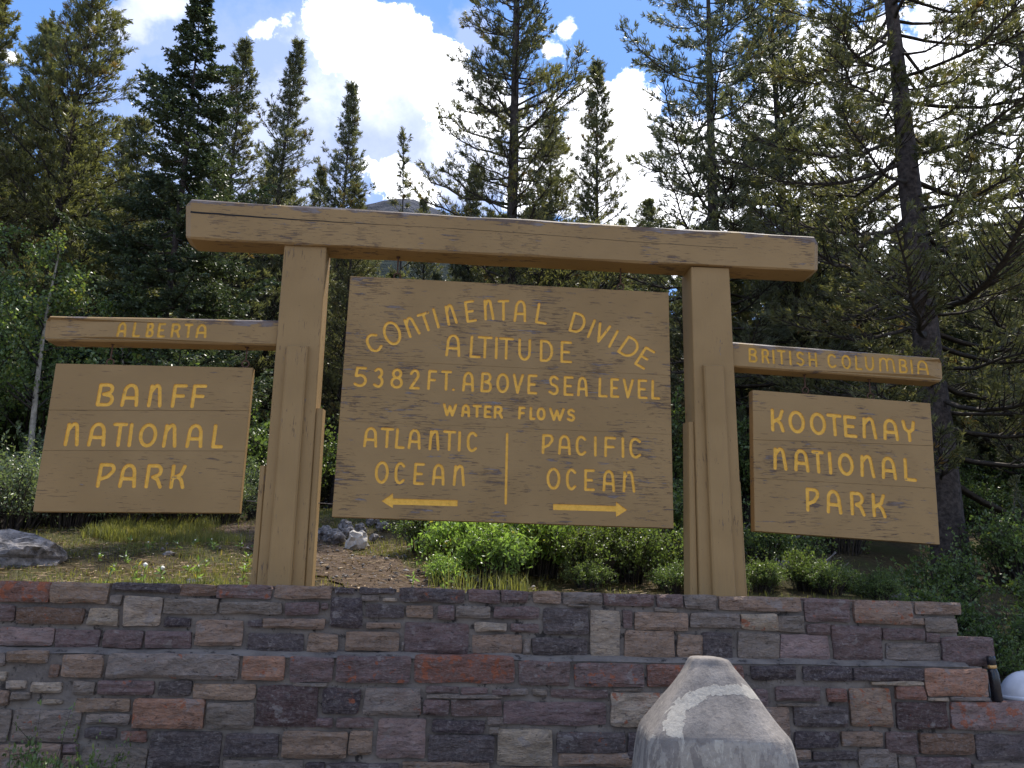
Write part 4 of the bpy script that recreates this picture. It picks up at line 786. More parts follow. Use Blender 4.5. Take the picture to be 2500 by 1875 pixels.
# sloped mortar fillet on the ledge between the two tiers
bm = bmesh.new(); pr = None
for k in range(160):
    x = -9 + 12.7 * k / 159; n1, n2 = noise.noise(Vector((x * 3, 0, 9))), noise.noise(Vector((x * 11, 4, 9)))
    r = [bm.verts.new(p) for p in ((x, YL + .005 + .008 * n2, 1.222 + .010 * n1), (x, (YL + YU) / 2, 1.240 + .016 * n1 + .008 * n2), (x, YU + .03, 1.262 + .014 * n1))]
    if pr:
        for i in range(2): bm.faces.new((pr[i], r[i], r[i + 1], pr[i + 1]))
    pr = r
bm_obj('mortar_fillet', bm, M_MORTAR, WALL, loc=(-.6, -6.0, 0), smooth=True)

# ================================================================ CONCRETE BOLLARD
def mat_concrete():
    mt, q, out = newmat('old_concrete')
    t = q.n('ShaderNodeTexCoord').outputs['Object']
    s = q.n('ShaderNodeSeparateXYZ', ins={0: t})
    a = q.noise(t, 5, 6, 0.65); b = q.noise(t, 42, 5, 0.75); c3 = q.noise(q.mapv(t, (2.2, 2.2, .7)), 9, 5, 0.65, 0.5)
    col = q.mix(q.ss(a, 0.3, 0.7), (0.180, 0.160, 0.143), (0.285, 0.255, 0.226))
    col = q.mix(q.m('MULTIPLY', q.ss(b, 0.42, 0.72), 0.5), col, (0.105, 0.090, 0.082))
    # remains of pale render: an arch on the front of the hipped top, patches on the shaft
    X = q.m('SUBTRACT', s.outputs[0], 0.05); Z = q.m('SUBTRACT', s.outputs[2], 1.035)
    ex = q.m('MULTIPLY', X, 1 / 0.275); ez = q.m('MULTIPLY', Z, 1 / 0.185)
    rr = q.m('SQRT', q.m('ADD', q.m('MULTIPLY', ex, ex), q.m('MULTIPLY', ez, ez)))
    band = q.m('SUBTRACT', 1.0, q.m('MULTIPLY', q.m('ABSOLUTE', q.m('SUBTRACT', rr, 1.02)), 6.5))
    band = q.m('MULTIPLY', band, q.ss(s.outputs[2], 1.030, 1.040))
    band = q.m('ADD', band, q.m('MULTIPLY', q.m('SUBTRACT', c3, 0.5), 2.4))
    arch = q.ss(band, 0.22, 0.34)
    lowm = q.m('MULTIPLY', q.ss(q.m('ADD', c3, q.m('MULTIPLY', a, 0.25)), 0.60, 0.63), q.m('SUBTRACT', 1.0, q.ss(s.outputs[2], 1.015, 1.035)))
    wh = q.m('MAXIMUM', arch, q.m('MULTIPLY', lowm, 0.5))
    col = q.mix(wh, col, q.mix(q.ss(b, .3, .8), (0.42, 0.385, 0.33), (0.31, 0.285, 0.245)))
    crack = q.ss(q.noise(q.mapv(t, (3, 3, 1)), 24, 4, 0.6, 1.2), 0.70, 0.73)
    col = q.mix(q.m('MULTIPLY', crack, 0.6), col, (0.05, 0.045, 0.045))
    principled(q, out, col, 0.92, bump(q, q.m('ADD', q.m('MULTIPLY', wh, 0.5), q.m('ADD', b, a)), 0.6, 0.01), 0.2); return mt
M_CONC = mat_concrete()
BX, BY = 1.352, 4.2
def oct_ring(hw, ch, z, n=6):
    P = [(-hw + ch, -hw), (hw - ch, -hw), (hw, -hw + ch), (hw, hw - ch), (hw - ch, hw), (-hw + ch, hw), (-hw, hw - ch), (-hw, -hw + ch)]
    out = []
    for i in range(8):
        a, b = P[i], P[(i + 1) % 8]; k = n if i % 2 == 0 else 3
        for j in range(k): out.append((a[0] + (b[0] - a[0]) * j / k, a[1] + (b[1] - a[1]) * j / k, z))
    return out
bm = bmesh.new(); prv = None
# blunt, weather-rounded hipped top
lv = [(0.47, .10, 0.0), (0.445, .10, .3), (0.42, .10, .6), (0.395, .10, .80), (0.375, .10, .95), (0.360, .10, 1.010), (0.352, .10, 1.028), (0.340, .10, 1.045), (0.29, .09, 1.10), (0.235, .085, 1.165), (0.185, .075, 1.225), (0.145, .06, 1.28), (0.118, .048, 1.315), (0.108, .042, 1.335), (0.098, .038, 1.350), (0.085, .028, 1.357), (0.03, .014, 1.360)]
for hw, ch, z in lv:
    r = []
    for p in oct_ring(hw * .90, hw * .30, z):
        v = Vector(p); d = Vector((v.x, v.y, 0)); n = noise.noise(v * 5) * .010 + noise.noise(v * 17) * .005
        r.append(bm.verts.new(v + d.normalized() * n + Vector((0, 0, n))))
    if prv:
        for i in range(len(r)): bm.faces.new((prv[i], prv[(i + 1) % len(r)], r[(i + 1) % len(r)], r[i]))
    prv = r
bm.faces.new(prv)
o = bm_obj('concrete_bollard', bm, M_CONC, None, (BX, BY, 0), label='grey concrete bollard with tapering top and patchy white render before the wall', cat='bollard')
o.rotation_euler.z = math.radians(-6)
md = o.modifiers.new('b', 'SUBSURF'); md.levels = 1; md.render_levels = 1

# ================================================================ SMALL THINGS ON THE WALL END
def lathe(bm, prof, n=20, c=(0, 0, 0)):
    pr = None
    for r, z in prof:
        k = [bm.verts.new((c[0] + r * math.cos(2 * math.pi * i / n), c[1] + r * math.sin(2 * math.pi * i / n), c[2] + z)) for i in range(n)]
        if pr:
            for i in range(n): bm.faces.new((pr[i], pr[(i + 1) % n], k[(i + 1) % n], k[i]))
        else: bm.faces.new(k[::-1])
        pr = k
    bm.faces.new(pr)
bt = empty('bottle', (3.885, 5.855, 1.0), label='slim black bottle with gold neck ring at the stepped wall end', cat='bottle')
bm = bmesh.new(); lathe(bm, [(.032, 0), (.036, .006), (.0365, .12), (.035, .17), (.029, .186), (.026, .195)]); bm_obj('body', bm, M_BLACK, bt, smooth=True)
bm = bmesh.new(); lathe(bm, [(.0275, .195), (.029, .199), (.029, .211), (.0275, .215)]); bm_obj('neck_ring', bm, M_GOLD, bt, smooth=True)
bm = bmesh.new(); lathe(bm, [(.026, .215), (.029, .219), (.030, .255), (.026, .268)]); bm_obj('cap', bm, M_BLACK, bt, smooth=True)
bt.scale = (1, 1, 1.1); bt.rotation_euler = (0, math.radians(-2.5), 0)
sh = empty('white_shell', (4.335, 6.15, 0.985), label='white rounded shell with small dark hole on the low wall beside the bottle', cat='helmet')
bm = bmesh.new(); bmesh.ops.create_uvsphere(bm, u_segments=28, v_segments=18, radius=0.2)
bmesh.ops.scale(bm, vec=(1.05, .9, 1.0), verts=bm.verts)
bmesh.ops.delete(bm, geom=[v for v in bm.verts if v.co.z < -0.005], context='VERTS')
cuts = [f for f in bm.faces if f.calc_center_median().y < -0.06 and -0.11 < f.calc_center_median().x < 0.05 and f.calc_center_median().z < 0.07 + 0.5 * f.calc_center_median().x]
bmesh.ops.delete(bm, geom=cuts, context='FACES')
sho = bm_obj('shell', bm, M_WHITE, sh, smooth=True); md = sho.modifiers.new('s', 'SOLIDIFY'); md.thickness = 0.012
bm = bmesh.new(); lathe(bm, [(.015, 0), (.015, .006)], 14); o = bm_obj('vent_hole', bm, M_DARK, sh, (-0.02, -0.160, 0.085)); o.rotation_euler = (math.radians(72), 0, 0)
bm = bmesh.new(); ring(bm, (0, 0, 0), 0.197, 0.005, n=40); o = bm_obj('seam', bm, M_WIRE, sh); o.rotation_euler = (math.radians(12), 0, math.radians(-58)); o.scale = (1.02, 1, 1)
bm = bmesh.new(); lathe(bm, [(.204, 0), (.210, .004), (.210, .022), (.203, .028)], 36); o = bm_obj('rim', bm, M_WHITE, sh, smooth=True); o.scale = (1.05, .92, 1)

# ================================================================ VEGETATION
def frames(d):
    """two unit vectors perpendicular to each direction in d (n,3)"""
    r = np.where(np.abs(d[:, 2:3]) < 0.9, np.array([[0, 0, 1.0]]), np.array([[1.0, 0, 0]]))
    a = np.cross(d, r); a /= np.linalg.norm(a, axis=1)[:, None] + 1e-9
    return a, np.cross(d, a)
def norm(d): return d / (np.linalg.norm(d, axis=-1, keepdims=True) + 1e-9)
def tubes(paths, n=5):
    """paths: list of (points (k,3), radii (k)) -> verts, quads"""
    V = []; F = []; base = 0
    for P, R_ in paths:
        P = np.asarray(P, float); k = len(P)
        d = norm(np.gradient(P, axis=0)); a, b = frames(d)
        th = np.arange(n) * 2 * np.pi / n
        ringv = P[:, None] + (a[:, None] * np.cos(th)[None, :, None] + b[:, None] * np.sin(th)[None, :, None]) * np.asarray(R_)[:, None, None]
        V.append(ringv.reshape(-1, 3))
        i = np.arange(k * n).reshape(k, n) + base; j = np.roll(i, -1, 1)
        F.append(np.stack([i[:-1], j[:-1], j[1:], i[1:]], -1).reshape(-1, 4)); base += k * n
    return np.concatenate(V), np.concatenate(F)
def blades(rng, pos, dirs, n, length, width, spread, along=0.0, tint=None):
    """n thin triangles round every (pos, dir)"""
    N = len(pos); P = np.repeat(pos, n, 0); Dd = np.repeat(dirs, n, 0); T = np.repeat(tint, n) if tint is not None else rng.random(N * n)
    if np.ndim(length): length = np.repeat(length, n)
    a, b = frames(Dd); th = rng.random(N * n) * 2 * np.pi; s = (spread * (0.35 + 0.65 * rng.random(N * n)))[:, None]
    out = norm(Dd + (a * np.cos(th)[:, None] + b * np.sin(th)[:, None]) * s)
    P = P - Dd * (along * rng.random(N * n))[:, None]
    L = (length * (0.7 + 0.5 * rng.random(N * n)))[:, None]
    side, _ = frames(out); ph = rng.random(N * n)[:, None] * np.pi
    side = side * np.cos(ph) + _ * np.sin(ph)
    w = width * (0.7 + 0.6 * rng.random(N * n))[:, None] / 2
    V = np.stack([P - side * w * .6, P + out * L * .55 + side * w, P + out * L, P + out * L * .5 - side * w * .8], 1).reshape(-1, 3)
    i = np.arange(N * n)[:, None] * 4
    F = i + np.array([[0, 1, 2, 3]])
    return V, F, np.repeat(T, 4)
def leaves(rng, pos, length, width, tint, updir=0.3):
    """folded leaf blades, two faces each"""
    N = len(pos); d = norm(rng.normal(size=(N, 3)) + np.array([0, 0, updir])); a, b = frames(d); ph = rng.random(N)[:, None] * 2 * np.pi
    s = a * np.cos(ph) + b * np.sin(ph); nn = np.cross(d, s)
    L = (length * (0.6 + 0.7 * rng.random(N)))[:, None]; w = L * width / length / 2
    V = np.stack([pos, pos + d * L * .5 + s * w + nn * w * .35, pos + d * L, pos + d * L * .5 - s * w + nn * w * .35], 1).reshape(-1, 3)
    i = np.arange(N)[:, None] * 4
    F = np.concatenate([i + np.array([[0, 1, 2]]), i + np.array([[0, 2, 3]])])
    return V, F, np.repeat(tint, 4)
def conifer(seed, H, crown, nbr, kind='pine', r0=0.16, tuft=0.075, bn=10, t0=0.06, twigs=9, up_=0.35, lean=0.0, gap=0.12, bare=0):
    """crown(t) = branch length at relative height t. Returns trunk mesh data and foliage mesh data"""
    rng = np.random.default_rng(seed)
    k = 14; zz = np.linspace(-0.4, H, k); bend = rng.normal(size=2) * 0.012 * H
    ax = np.stack([bend[0] * np.sin(zz / H * 3) + lean * zz, bend[1] * np.sin(zz / H * 2.3), zz], 1)
    tr = [(ax, np.maximum(r0 * (1 - np.clip(zz, 0, H) / H) ** 0.85, 0.012))]
    tr[0][1][0] *= 1.25
    axis = lambda z: np.array([np.interp(z, zz, ax[:, 0]), np.interp(z, zz, ax[:, 1]), z])
    paths = []; TP = []; TD = []; TT = []; SP = []; SD = []
    ang = rng.random() * 6.28
    dens = rng.random(40)
    for i in range(nbr):
        t = t0 + (1 - t0) * ((i + rng.random()) / nbr) ** 0.92; t = min(t, 0.985)
        ang += 2.4 + rng.normal() * 0.5
        L = crown(t) * (0.62 + 0.55 * rng.random()) * (1 + 0.55 * noise.noise(Vector((t * 7, math.cos(ang) * .8 + seed, math.sin(ang) * .8))))
        if rng.random() < gap: L *= 0.45
        if L < 0.08: L = 0.08
        z = t * H; p0 = axis(z)
        e = (up_ + (0.9 * max(0, t - .55) if kind == 'pine' else 0.55 * max(0, t - .6)) - (0.30 * (1 - t) if kind == 'pine' else 0.22)) + rng.normal() * 0.13
        hd = np.array([math.cos(ang), math.sin(ang), 0.0]); m_ = 7
        s = np.linspace(0, 1, m_); P = p0 + hd * (s * L * math.cos(e))[:, None]
        curl = (0.22 if kind == 'pine' else 0.10) * L * s ** 2.2
        sag = (0.0 if kind == 'pine' else -0.13) * L * np.sin(s * np.pi)
        P[:, 2] += s * L * math.sin(e) + curl + sag
        wob_ = rng.normal(size=(m_, 3)) * 0.025 * L; wob_[0] = 0; P += wob_ * s[:, None]
        br = max(0.006, min(r0 * 0.30 * (1 - t) + 0.006, 0.016 * L + 0.004))
        paths.append((P, br * (1 - 0.8 * s) + 0.002))
        ntw = max(3, int(twigs * (0.5 + L / 1.6)))
        clump = rng.random()
        start = 0.28 if kind == 'bigpine' or (kind == 'pine' and L > 1.5) else 0.15
        for j in range(ntw):
            u = start + (1 - start) * (j + rng.random()) / ntw
            q = np.array([np.interp(u, s, P[:, c]) for c in range(3)])
            bd = norm((P[-1] - P[0])[None])[0]
            side = np.cross(bd, [0, 0, 1.0]); side = norm(side[None])[0]
            sg = 1 if j % 2 else -1
            tl = (0.30 * L * (1.15 - u) + 0.10) * (0.6 + 0.8 * rng.random())
            vz = rng.normal() * (0.25 if kind != 'spruce' else 0.07) + (0.22 if kind != 'spruce' else 0.0)
            td = norm((bd * (0.75 + .3 * rng.random()) + side * sg * (0.6 + .5 * rng.random()) + np.array([0, 0, vz]))[None])[0]
            kk = 4; ss_ = np.linspace(0, 1, kk)[:, None]
            Q = q + td * ss_ * tl + np.array([0, 0, 1.0]) * (ss_ ** 2) * tl * (0.28 if kind != 'spruce' else 0.08)
            paths.append((Q, np.linspace(max(0.004, br * .3), 0.002, kk)))
            if kind == 'spruce':
                nS = max(2, int(tl / 0.06))
                for w in (np.arange(nS) + .5) / nS:
                    SP.append(q + td * w * tl + np.array([0, 0, 1.0]) * w * w * tl * .08); SD.append(td); TT.append(clump * 0.6 + 0.4 * rng.random())
                for w in np.arange(0.15, 0.95, 0.17):            # side fingers
                    for sg2 in (-1, 1):
                        fd = norm((td + np.cross(td, [0, 0, 1.0]) * sg2 * 0.9)[None])[0]; fl = 0.34 * tl * (1.1 - w)
                        for w2 in np.arange(0.02, fl, 0.07):
                            SP.append(q + td * w * tl + fd * w2); SD.append(fd); TT.append(clump * 0.6 + 0.4 * rng.random())
            else:
                nt = max(2, int(tl / (tuft * 1.15)))
                for w in 1 - 0.75 * rng.random(nt) ** 1.4:
                    c_ = q + td * w * tl + np.array([0, 0, 1.0]) * w * w * tl * .28
                    dd = norm((td + rng.normal(size=3) * .35 + np.array([0, 0, .35]))[None])[0]
                    if w < 0.8: c_ = c_ + dd * 0.04
                    TP.append(c_); TD.append(dd); TT.append(min(1, clump * 0.55 + 0.45 * rng.random() + (0.06 if rng.random() < .06 else 0)))
        if kind == 'spruce':
            for w in np.arange(0.2, 1.0, 0.05 / max(L, .3)):
                q = np.array([np.interp(w, s, P[:, c]) for c in range(3)]); SP.append(q); SD.append(norm((P[-1] - P[0])[None])[0]); TT.append(clump)
        else:
            for _ in range(3):
                TP.append(P[-1]); TD.append(norm((P[-1] - P[-2])[None])[0]); TT.append(clump)
    # leader
    for w in np.linspace(0.9, 1.0, 14):
        (SP if kind == 'spruce' else TP).append(axis(H * w)); (SD if kind == 'spruce' else TD).append(np.array([0, 0, 1.0])); TT.append(.5)
    if kind == 'spruce': V, F, T = blades(rng, np.array(SP), np.array(SD), bn, 0.070, 0.034, 0.9, 0.03, np.array(TT))
    else: V, F, T = blades(rng, np.array(TP), np.array(TD), bn, tuft, tuft * 0.20, 1.05, tuft * 0.9, np.array(TT))
    tv, tf = tubes([tr[0]], 10); bv, bf = tubes(paths, 3)
    nzv = np.array([noise.noise(Vector(p * 3.0)) for p in tv]); tv[:, :2] += (tv[:, :2] - np.array([[np.interp(z, zz, ax[:, 0]), np.interp(z, zz, ax[:, 1])] for z in tv[:, 2]])) * (nzv * .25)[:, None]
    return (tv, tf), (bv, bf), (V, F, T)
KINDS = {}
def kind(name, mat, *a, **k):
    (tv, tf), (bv, bf), (V, F, T) = conifer(*a, **k)
    KINDS[name] = (mesh_np(name + '_trunk', tv, tf, True, mats=[M_BARK]), mesh_np(name + '_branches', bv, bf, True, mats=[M_TWIG]), mesh_np(name + '_foliage', V, F, False, tint=T, mats=[mat]), a[1])
    return len(F)
NF = 0
# crown profiles
def cone(w, top=0.85, low=0.0): return lambda t: w * min(1.0, (1 - t) / 0.75 + .04) ** top * (1 if t > low else 0.5 + 0.5 * t / max(low, .01))
NF += kind('dense_pine', M_PINE2, 1, 11.0, cone(1.95, 0.8), 260, t0=0.03, twigs=15, r0=.13, bn=9, tuft=.10)
NF += kind('column_pine', M_PINE, 2, 11.0, cone(1.35, 0.75), 230, t0=0.03, twigs=13, r0=.10, bn=8, tuft=.10)
NF += kind('slim_pine', M_PINE3, 3, 11.0, cone(1.65, 1.1), 240, t0=0.02, twigs=13, r0=.10, bn=8, tuft=.095)
NF += kind('tall_pine', M_PINE, 4, 15.0, cone(2.0, 0.6), 250, t0=0.05, twigs=15, r0=.17, bn=9, tuft=.105, gap=.2)
NF += kind('spruce', M_SPRUCE, 5, 10.0, cone(2.3, 1.0), 210, kind='spruce', t0=0.02, twigs=12, r0=.10, bn=3, up_=0.14, gap=.12)
NF += kind('young_pine', M_PINE3, 6, 9.0, cone(0.9, 1.0), 70, t0=0.10, twigs=6, r0=.05, bn=9, tuft=.10, gap=.45)
NF += kind('big_pine', M_PINE, 7, 15.0, cone(3.4, 0.55), 150, kind='bigpine', t0=0.08, twigs=17, r0=.26, bn=9, tuft=.11, gap=.25, up_=.22)
NF += kind('broad_pine', M_PINE3, 8, 14.0, cone(2.7, 0.6), 145, kind='bigpine', t0=0.06, twigs=16, r0=.18, bn=9, tuft=.11, gap=.25)
print('conifer template faces', NF)
def tree(kd, x, y, H, label, group=None, rz=None, wscale=1.0, cat='pine tree'):
    tm, bmh, fm, h0 = KINDS[kd]; s = H / h0
    nm = 'spruce_tree' if kd == 'spruce' else 'pine_tree'
    r = empty(nm, (x, y, gz(x, y) - 0.05), label=label, cat='spruce tree' if kd == 'spruce' else cat, group=group)
    r.rotation_euler.z = random.uniform(0, 6.28) if rz is None else rz
    r.scale = (s * wscale, s * wscale, s)
    for nm2, me in (('trunk', tm), ('branches', bmh), ('crown', fm)):
        link(nm2, me, r)
    return r
REG = [(45, 'at the left frame edge'), (250, 'behind the BANFF board'), (338, 'behind the left post'), (450, "behind the large board's left third"), (560, "behind the large board's middle"),
       (672, "behind the large board's right third"), (748, 'behind the right post'), (845, "behind the KOOTENAY board's left half"), (942, "behind the KOOTENAY board's right half"), (9999, 'at the right frame edge')]
_mi = cam.matrix_world.inverted()
def region(x, y, z=3.0):
    p = _mi @ Vector((x, y, z)); px = 512 + 860.16 * p.x / -p.z
    return [r for lim, r in REG if px < lim][0]
def HT(z, x, y): return z - gz(x, y)
TREES = [
 ('dense_pine', -7.14, 15.5, 13.68, 1.0, 'tall yellowish green pine at the upper left whose top runs out of the frame'),
 ('dense_pine', -9.21, 18.0, 14.23, 1.0, 'broad yellowish pine at the far left, its top just above the cloud bank'),
 ('spruce', -4.49, 13.6, 12.08, 1.0, 'dark blue-green spruce with tiered boughs left of the crossbeam end'),
 ('column_pine', -4.61, 17.5, 13.71, 1.0, 'round-topped pine immediately right of the dark spruce'),
 ('slim_pine', -3.85, 19.0, 15.11, 1.0, 'pointed pine above the left post, tallest of the three left of the cloud'),
 ('slim_pine', -3.0, 22.0, 15.89, 1.0, 'small pointed pine left of the mountain top'),
 ('young_pine', -1.29, 22.0, 14.48, 1.0, 'thin sparse young pine standing alone before the mountain'),
 ('tall_pine', 1.34, 16.0, 19.45, 0.85, 'tall open pine with dark trunk above the middle of the crossbeam'),
 ('column_pine', 3.83, 19.5, 15.25, 0.9, 'narrow pine between the tall open pine and the big pines on the right'),
 ('broad_pine', 5.17, 14.8, 15.93, 1.0, 'big broad pine behind the right end of the crossbeam'),
 ('column_pine', 7.63, 17.0, 17.56, 1.2, 'slender pine between the two big pines on the right'),
 ('big_pine', 6.99, 11.2, 15.85, 1.0, 'largest pine with thick dark trunk behind the KOOTENAY board'),
 ('broad_pine', 11.56, 14.5, 17.56, 1.0, 'big pine cut by the right edge of the frame'),
 ('dense_pine', -8.25, 14.5, 12.34, 0.9, 'pine cut by the left edge of the frame'),
 ('slim_pine', 0.64, 20.0, 12.52, 1.1, 'short dark pine at the left foot of the tall open pine'),
 ('slim_pine', -0.85, 24.0, 13.36, 1.0, 'small bushy pine just right of the thin young pine'),
 ('column_pine', -7.62, 20.0, 13.08, 1.2, 'pine half hidden behind the dark spruce on its left side'),
 ('tall_pine', 2.77, 21.0, 14.56, 1.0, 'open pine leaning into the right side of the tall open pine'),
 ('tall_pine', 9.14, 17.0, 14.97, 0.9, 'pine behind the largest pine, to its left')]
BGTREES = [(-10.09, 17.94, 10.94), (-9.2, 17.27, 9.68), (-9.82, 20.06, 11.85), (-8.09, 17.69, 11.29), (-8.33, 20.32, 11.53), (-6.91, 18.24, 10.69), (-6.83, 20.52, 11.05), (-5.52, 19.02, 10.57), (-5.42, 20.74, 11.32), (-4.68, 20.64, 10.7), (-3.41, 19.03, 10.52), (-2.5, 17.65, 9.58), (-1.93, 17.19, 10.21), (-1.35, 18.88, 8.77), (-0.72, 18.65, 8.68), (-0.06, 18.42, 8.84), (0.81, 20.62, 11.51), (1.48, 20.06, 11.02), (1.97, 17.71, 10.22), (3.25, 20.58, 10.6), (3.62, 17.07, 9.04), (4.88, 18.64, 10.36), (5.69, 18.17, 9.91), (6.43, 18.53, 10.33), (6.49, 17.18, 8.93), (7.6, 18.16, 9.03), (8.21, 17.83, 10.65), (9.78, 19.71, 11.68), (9.74, 18.0, 10.7), (11.8, 20.1, 10.0), (11.36, 17.97, 10.96), (12.17, 17.99, 9.51), (12.38, 17.13, 10.24), (13.65, 17.93, 10.88), (16.48, 20.71, 10.5), (17.32, 20.6, 10.94), (-14.28, 25.97, 15.65), (-14.56, 28.4, 16.67), (-13.32, 27.8, 15.01), (-12.06, 26.93, 16.21), (-11.75, 28.74, 15.13), (-9.96, 27.01, 14.6), (-9.92, 28.81, 15.81), (-8.55, 26.81, 13.74), (-6.78, 24.31, 12.41), (-7.24, 28.26, 14.4), (-6.18, 28.27, 14.09), (-5.18, 27.03, 13.55), (-3.97, 25.83, 15.05), (-3.46, 26.57, 13.52), (-2.26, 23.83, 12.55), (-1.41, 23.06, 10.51), (-0.95, 26.26, 11.42), (-0.15, 24.4, 10.61), (0.46, 23.69, 10.45), (1.37, 25.6, 12.55), (2.23, 28.29, 14.75), (3.07, 25.53, 13.8), (3.92, 24.06, 12.56), (5.1, 26.25, 13.61), (5.45, 24.87, 13.52), (6.71, 25.91, 14.65), (7.59, 25.14, 11.71), (9.21, 27.06, 14.39), (9.95, 25.8, 13.89), (11.92, 27.72, 14.49), (12.68, 27.63, 13.87), (11.46, 23.5, 11.72), (14.7, 28.41, 14.57), (14.74, 26.72, 14.34), (14.42, 24.08, 13.34), (14.63, 23.14, 11.42), (18.85, 27.81, 13.47), (18.78, 26.51, 14.01), (20.87, 27.56, 15.94), (21.63, 27.05, 14.29), (21.01, 24.82, 13.88), (-22.03, 40.97, 23.38), (-18.16, 35.27, 17.86), (-17.33, 36.0, 18.95), (-16.52, 36.12, 21.5), (-16.72, 38.93, 22.38), (-15.07, 38.23, 23.34), (-15.01, 41.88, 20.81), (-10.98, 32.91, 17.53), (-12.2, 40.93, 21.7), (-9.6, 34.99, 18.81), (-9.35, 38.81, 18.42), (-8.05, 37.24, 20.6), (-6.88, 35.17, 19.7), (-5.51, 34.89, 17.68), (-4.81, 38.55, 18.86), (-3.45, 37.6, 16.2), (-2.27, 37.03, 15.88), (-1.04, 32.68, 13.73), (-0.23, 35.91, 14.99), (0.74, 35.87, 16.13), (1.85, 32.19, 16.89), (3.31, 40.49, 20.65), (4.16, 36.77, 19.1), (6.29, 41.96, 19.33), (6.76, 35.79, 17.57), (7.33, 33.07, 16.2), (9.59, 38.47, 19.71), (10.43, 38.32, 17.43), (10.76, 35.07, 16.99), (13.54, 40.34, 18.27), (14.47, 38.58, 18.76), (17.07, 41.87, 22.59), (16.43, 36.98, 18.23), (16.05, 34.01, 16.31), (19.99, 38.97, 17.76), (20.49, 37.09, 17.58), (22.48, 38.22, 18.59), (22.52, 36.78, 19.44), (25.82, 39.48, 21.11), (26.08, 38.05, 20.01), (28.84, 39.54, 21.32), (30.62, 39.89, 21.0), (25.6, 32.18, 15.62), (32.66, 39.56, 20.18), (30.56, 35.21, 19.64)]

for kd, x, y, zt_, w, lb in TREES:
    tree(kd, x, y, HT(zt_, x, y), lb, None, wscale=w)
# the forest behind
BGK = ['column_pine', 'dense_pine', 'slim_pine', 'spruce', 'tall_pine']
for i, (x, y, zt_) in enumerate(BGK and BGTREES):
    kd = BGK[int(random.random() * 4.999)]
    h = max(3.0, HT(zt_, x, y))
    row = 'nearest' if y < 21.5 else 'middle' if y < 30 else 'farthest'
    look = {'column_pine': 'narrow green pine', 'dense_pine': 'dense yellowish pine', 'slim_pine': 'pointed bluish-green pine', 'spruce': 'dark tiered spruce', 'tall_pine': 'open green pine'}[kd]
    tree(kd, x, y, h, '%s in the %s forest rows %s' % (look, row, region(x, y)),
         'spruces of the forest behind the sign' if kd == 'spruce' else 'pines of the forest behind the sign', wscale=1.0 + max(0, (6.5 - h)) * .08)

# ---------------------------------------------------------------- shrubs
def shrub_mesh(seed, rx, ry, rz, nstem, nleaf, lsize, lw=0.5, clump=0.16):
    rng = np.random.default_rng(seed); paths = []; ends = []
    for i in range(nstem):
        a = rng.random() * 6.28; r = math.sqrt(rng.random()) * 0.95; hgt = rz * math.sqrt(max(0.05, 1 - r * r * .8)) * (0.7 + 0.4 * rng.random())
        e = np.array([rx * r * math.cos(a), ry * r * math.sin(a), hgt]); b = e * np.array([.25, .25, 0]) ; s = np.linspace(0, 1, 5)[:, None]
        P = b + (e - b) * s + np.array([0, 0, 0.15 * rz]) * np.sin(s * np.pi) + rng.normal(size=(5, 3)) * 0.02
        P[0, 2] = -0.15
        paths.append((P, np.linspace(0.008 + 0.004 * rz, 0.002, 5)))
        for k in range(6):
            u = 0.3 + 0.7 * rng.random(); q = np.array([np.interp(u, s[:, 0], P[:, c]) for c in range(3)])
            t = norm(rng.normal(size=(1, 3)) + np.array([[0, 0, .4]]))[0] * clump * (0.6 + rng.random())
            paths.append((np.array([q, q + t * .6, q + t]), [0.003, 0.002, 0.0015])); ends += [(q, t)] * 1
    E = np.array([e[0] for e in ends]); Tt = np.array([e[1] for e in ends])
    idx = rng.integers(0, len(E), nleaf)
    pos = E[idx] + Tt[idx] * rng.random((nleaf, 1)) * 1.15 + rng.normal(size=(nleaf, 3)) * 0.018
    ct = rng.random(len(E))
    tint = np.clip(ct[idx] * .6 + rng.random(nleaf) * .4, 0, 1)
    V, F, T = leaves(rng, pos, lsize, lsize * lw, tint, 0.5)
    sv, sf = tubes(paths, 3)
    return (sv, sf), (V, F, T)
SH = {}
def shrub_kind(name, mat, *a, **k):
    (sv, sf), (V, F, T) = shrub_mesh(*a, **k)
    SH[name] = (mesh_np(name + '_stems', sv, sf, True, mats=[M_TWIG]), mesh_np(name + '_leaves', V, F, False, tint=T, mats=[mat]), a[3])
shrub_kind('bright', M_LEAF_B, 21, 0.62, 0.5, 0.75, 75, 4600, 0.060, 0.45, clump=.15)
shrub_kind('willow', M_LEAF_G, 22, 0.75, 0.6, 0.75, 70, 5200, 0.042, 0.45, clump=.15)
shrub_kind('green', M_LEAF, 23, 0.7, 0.6, 0.8, 60, 4600, 0.040, 0.6, clump=.15)
shrub_kind('tall', M_LEAF, 24, 0.9, 0.8, 1.5, 60, 5200, 0.048, 0.65, clump=.22)
def shrub(kd, x, y, s, label, group=None, sz=None, cat='shrub'):
    st, lf, h = SH[kd]
    r = empty('shrub', (x, y, gz(x, y) - 0.02), label=label, cat=cat, group=group)
    r.rotation_euler.z = random.uniform(0, 6.28); r.scale = (s, s, s * (sz or 1))
    link('stems', st, r); link('foliage', lf, r); return r
shrub('bright', 0.55, 7.15, 0.70, 'bright sunlit green bush below the middle of the large board', sz=.95)
shrub('bright', 0.95, 7.5, 0.80, 'taller sunlit bush behind the bright one, below the right arrow', sz=1.1)
shrub('bright', 0.12, 6.95, 0.34, 'small leafy plant at the left foot of the bright sunlit bush', cat='plant')
for x, y, sc_ in ((0.30, 7.75, .72), (0.72, 8.2, .85)):
    shrub('bright', x, y, sc_, 'sunlit green bush in the thicket below the arrows of the large board', 'sunlit bushes of the thicket below the arrows', sz=1.1)
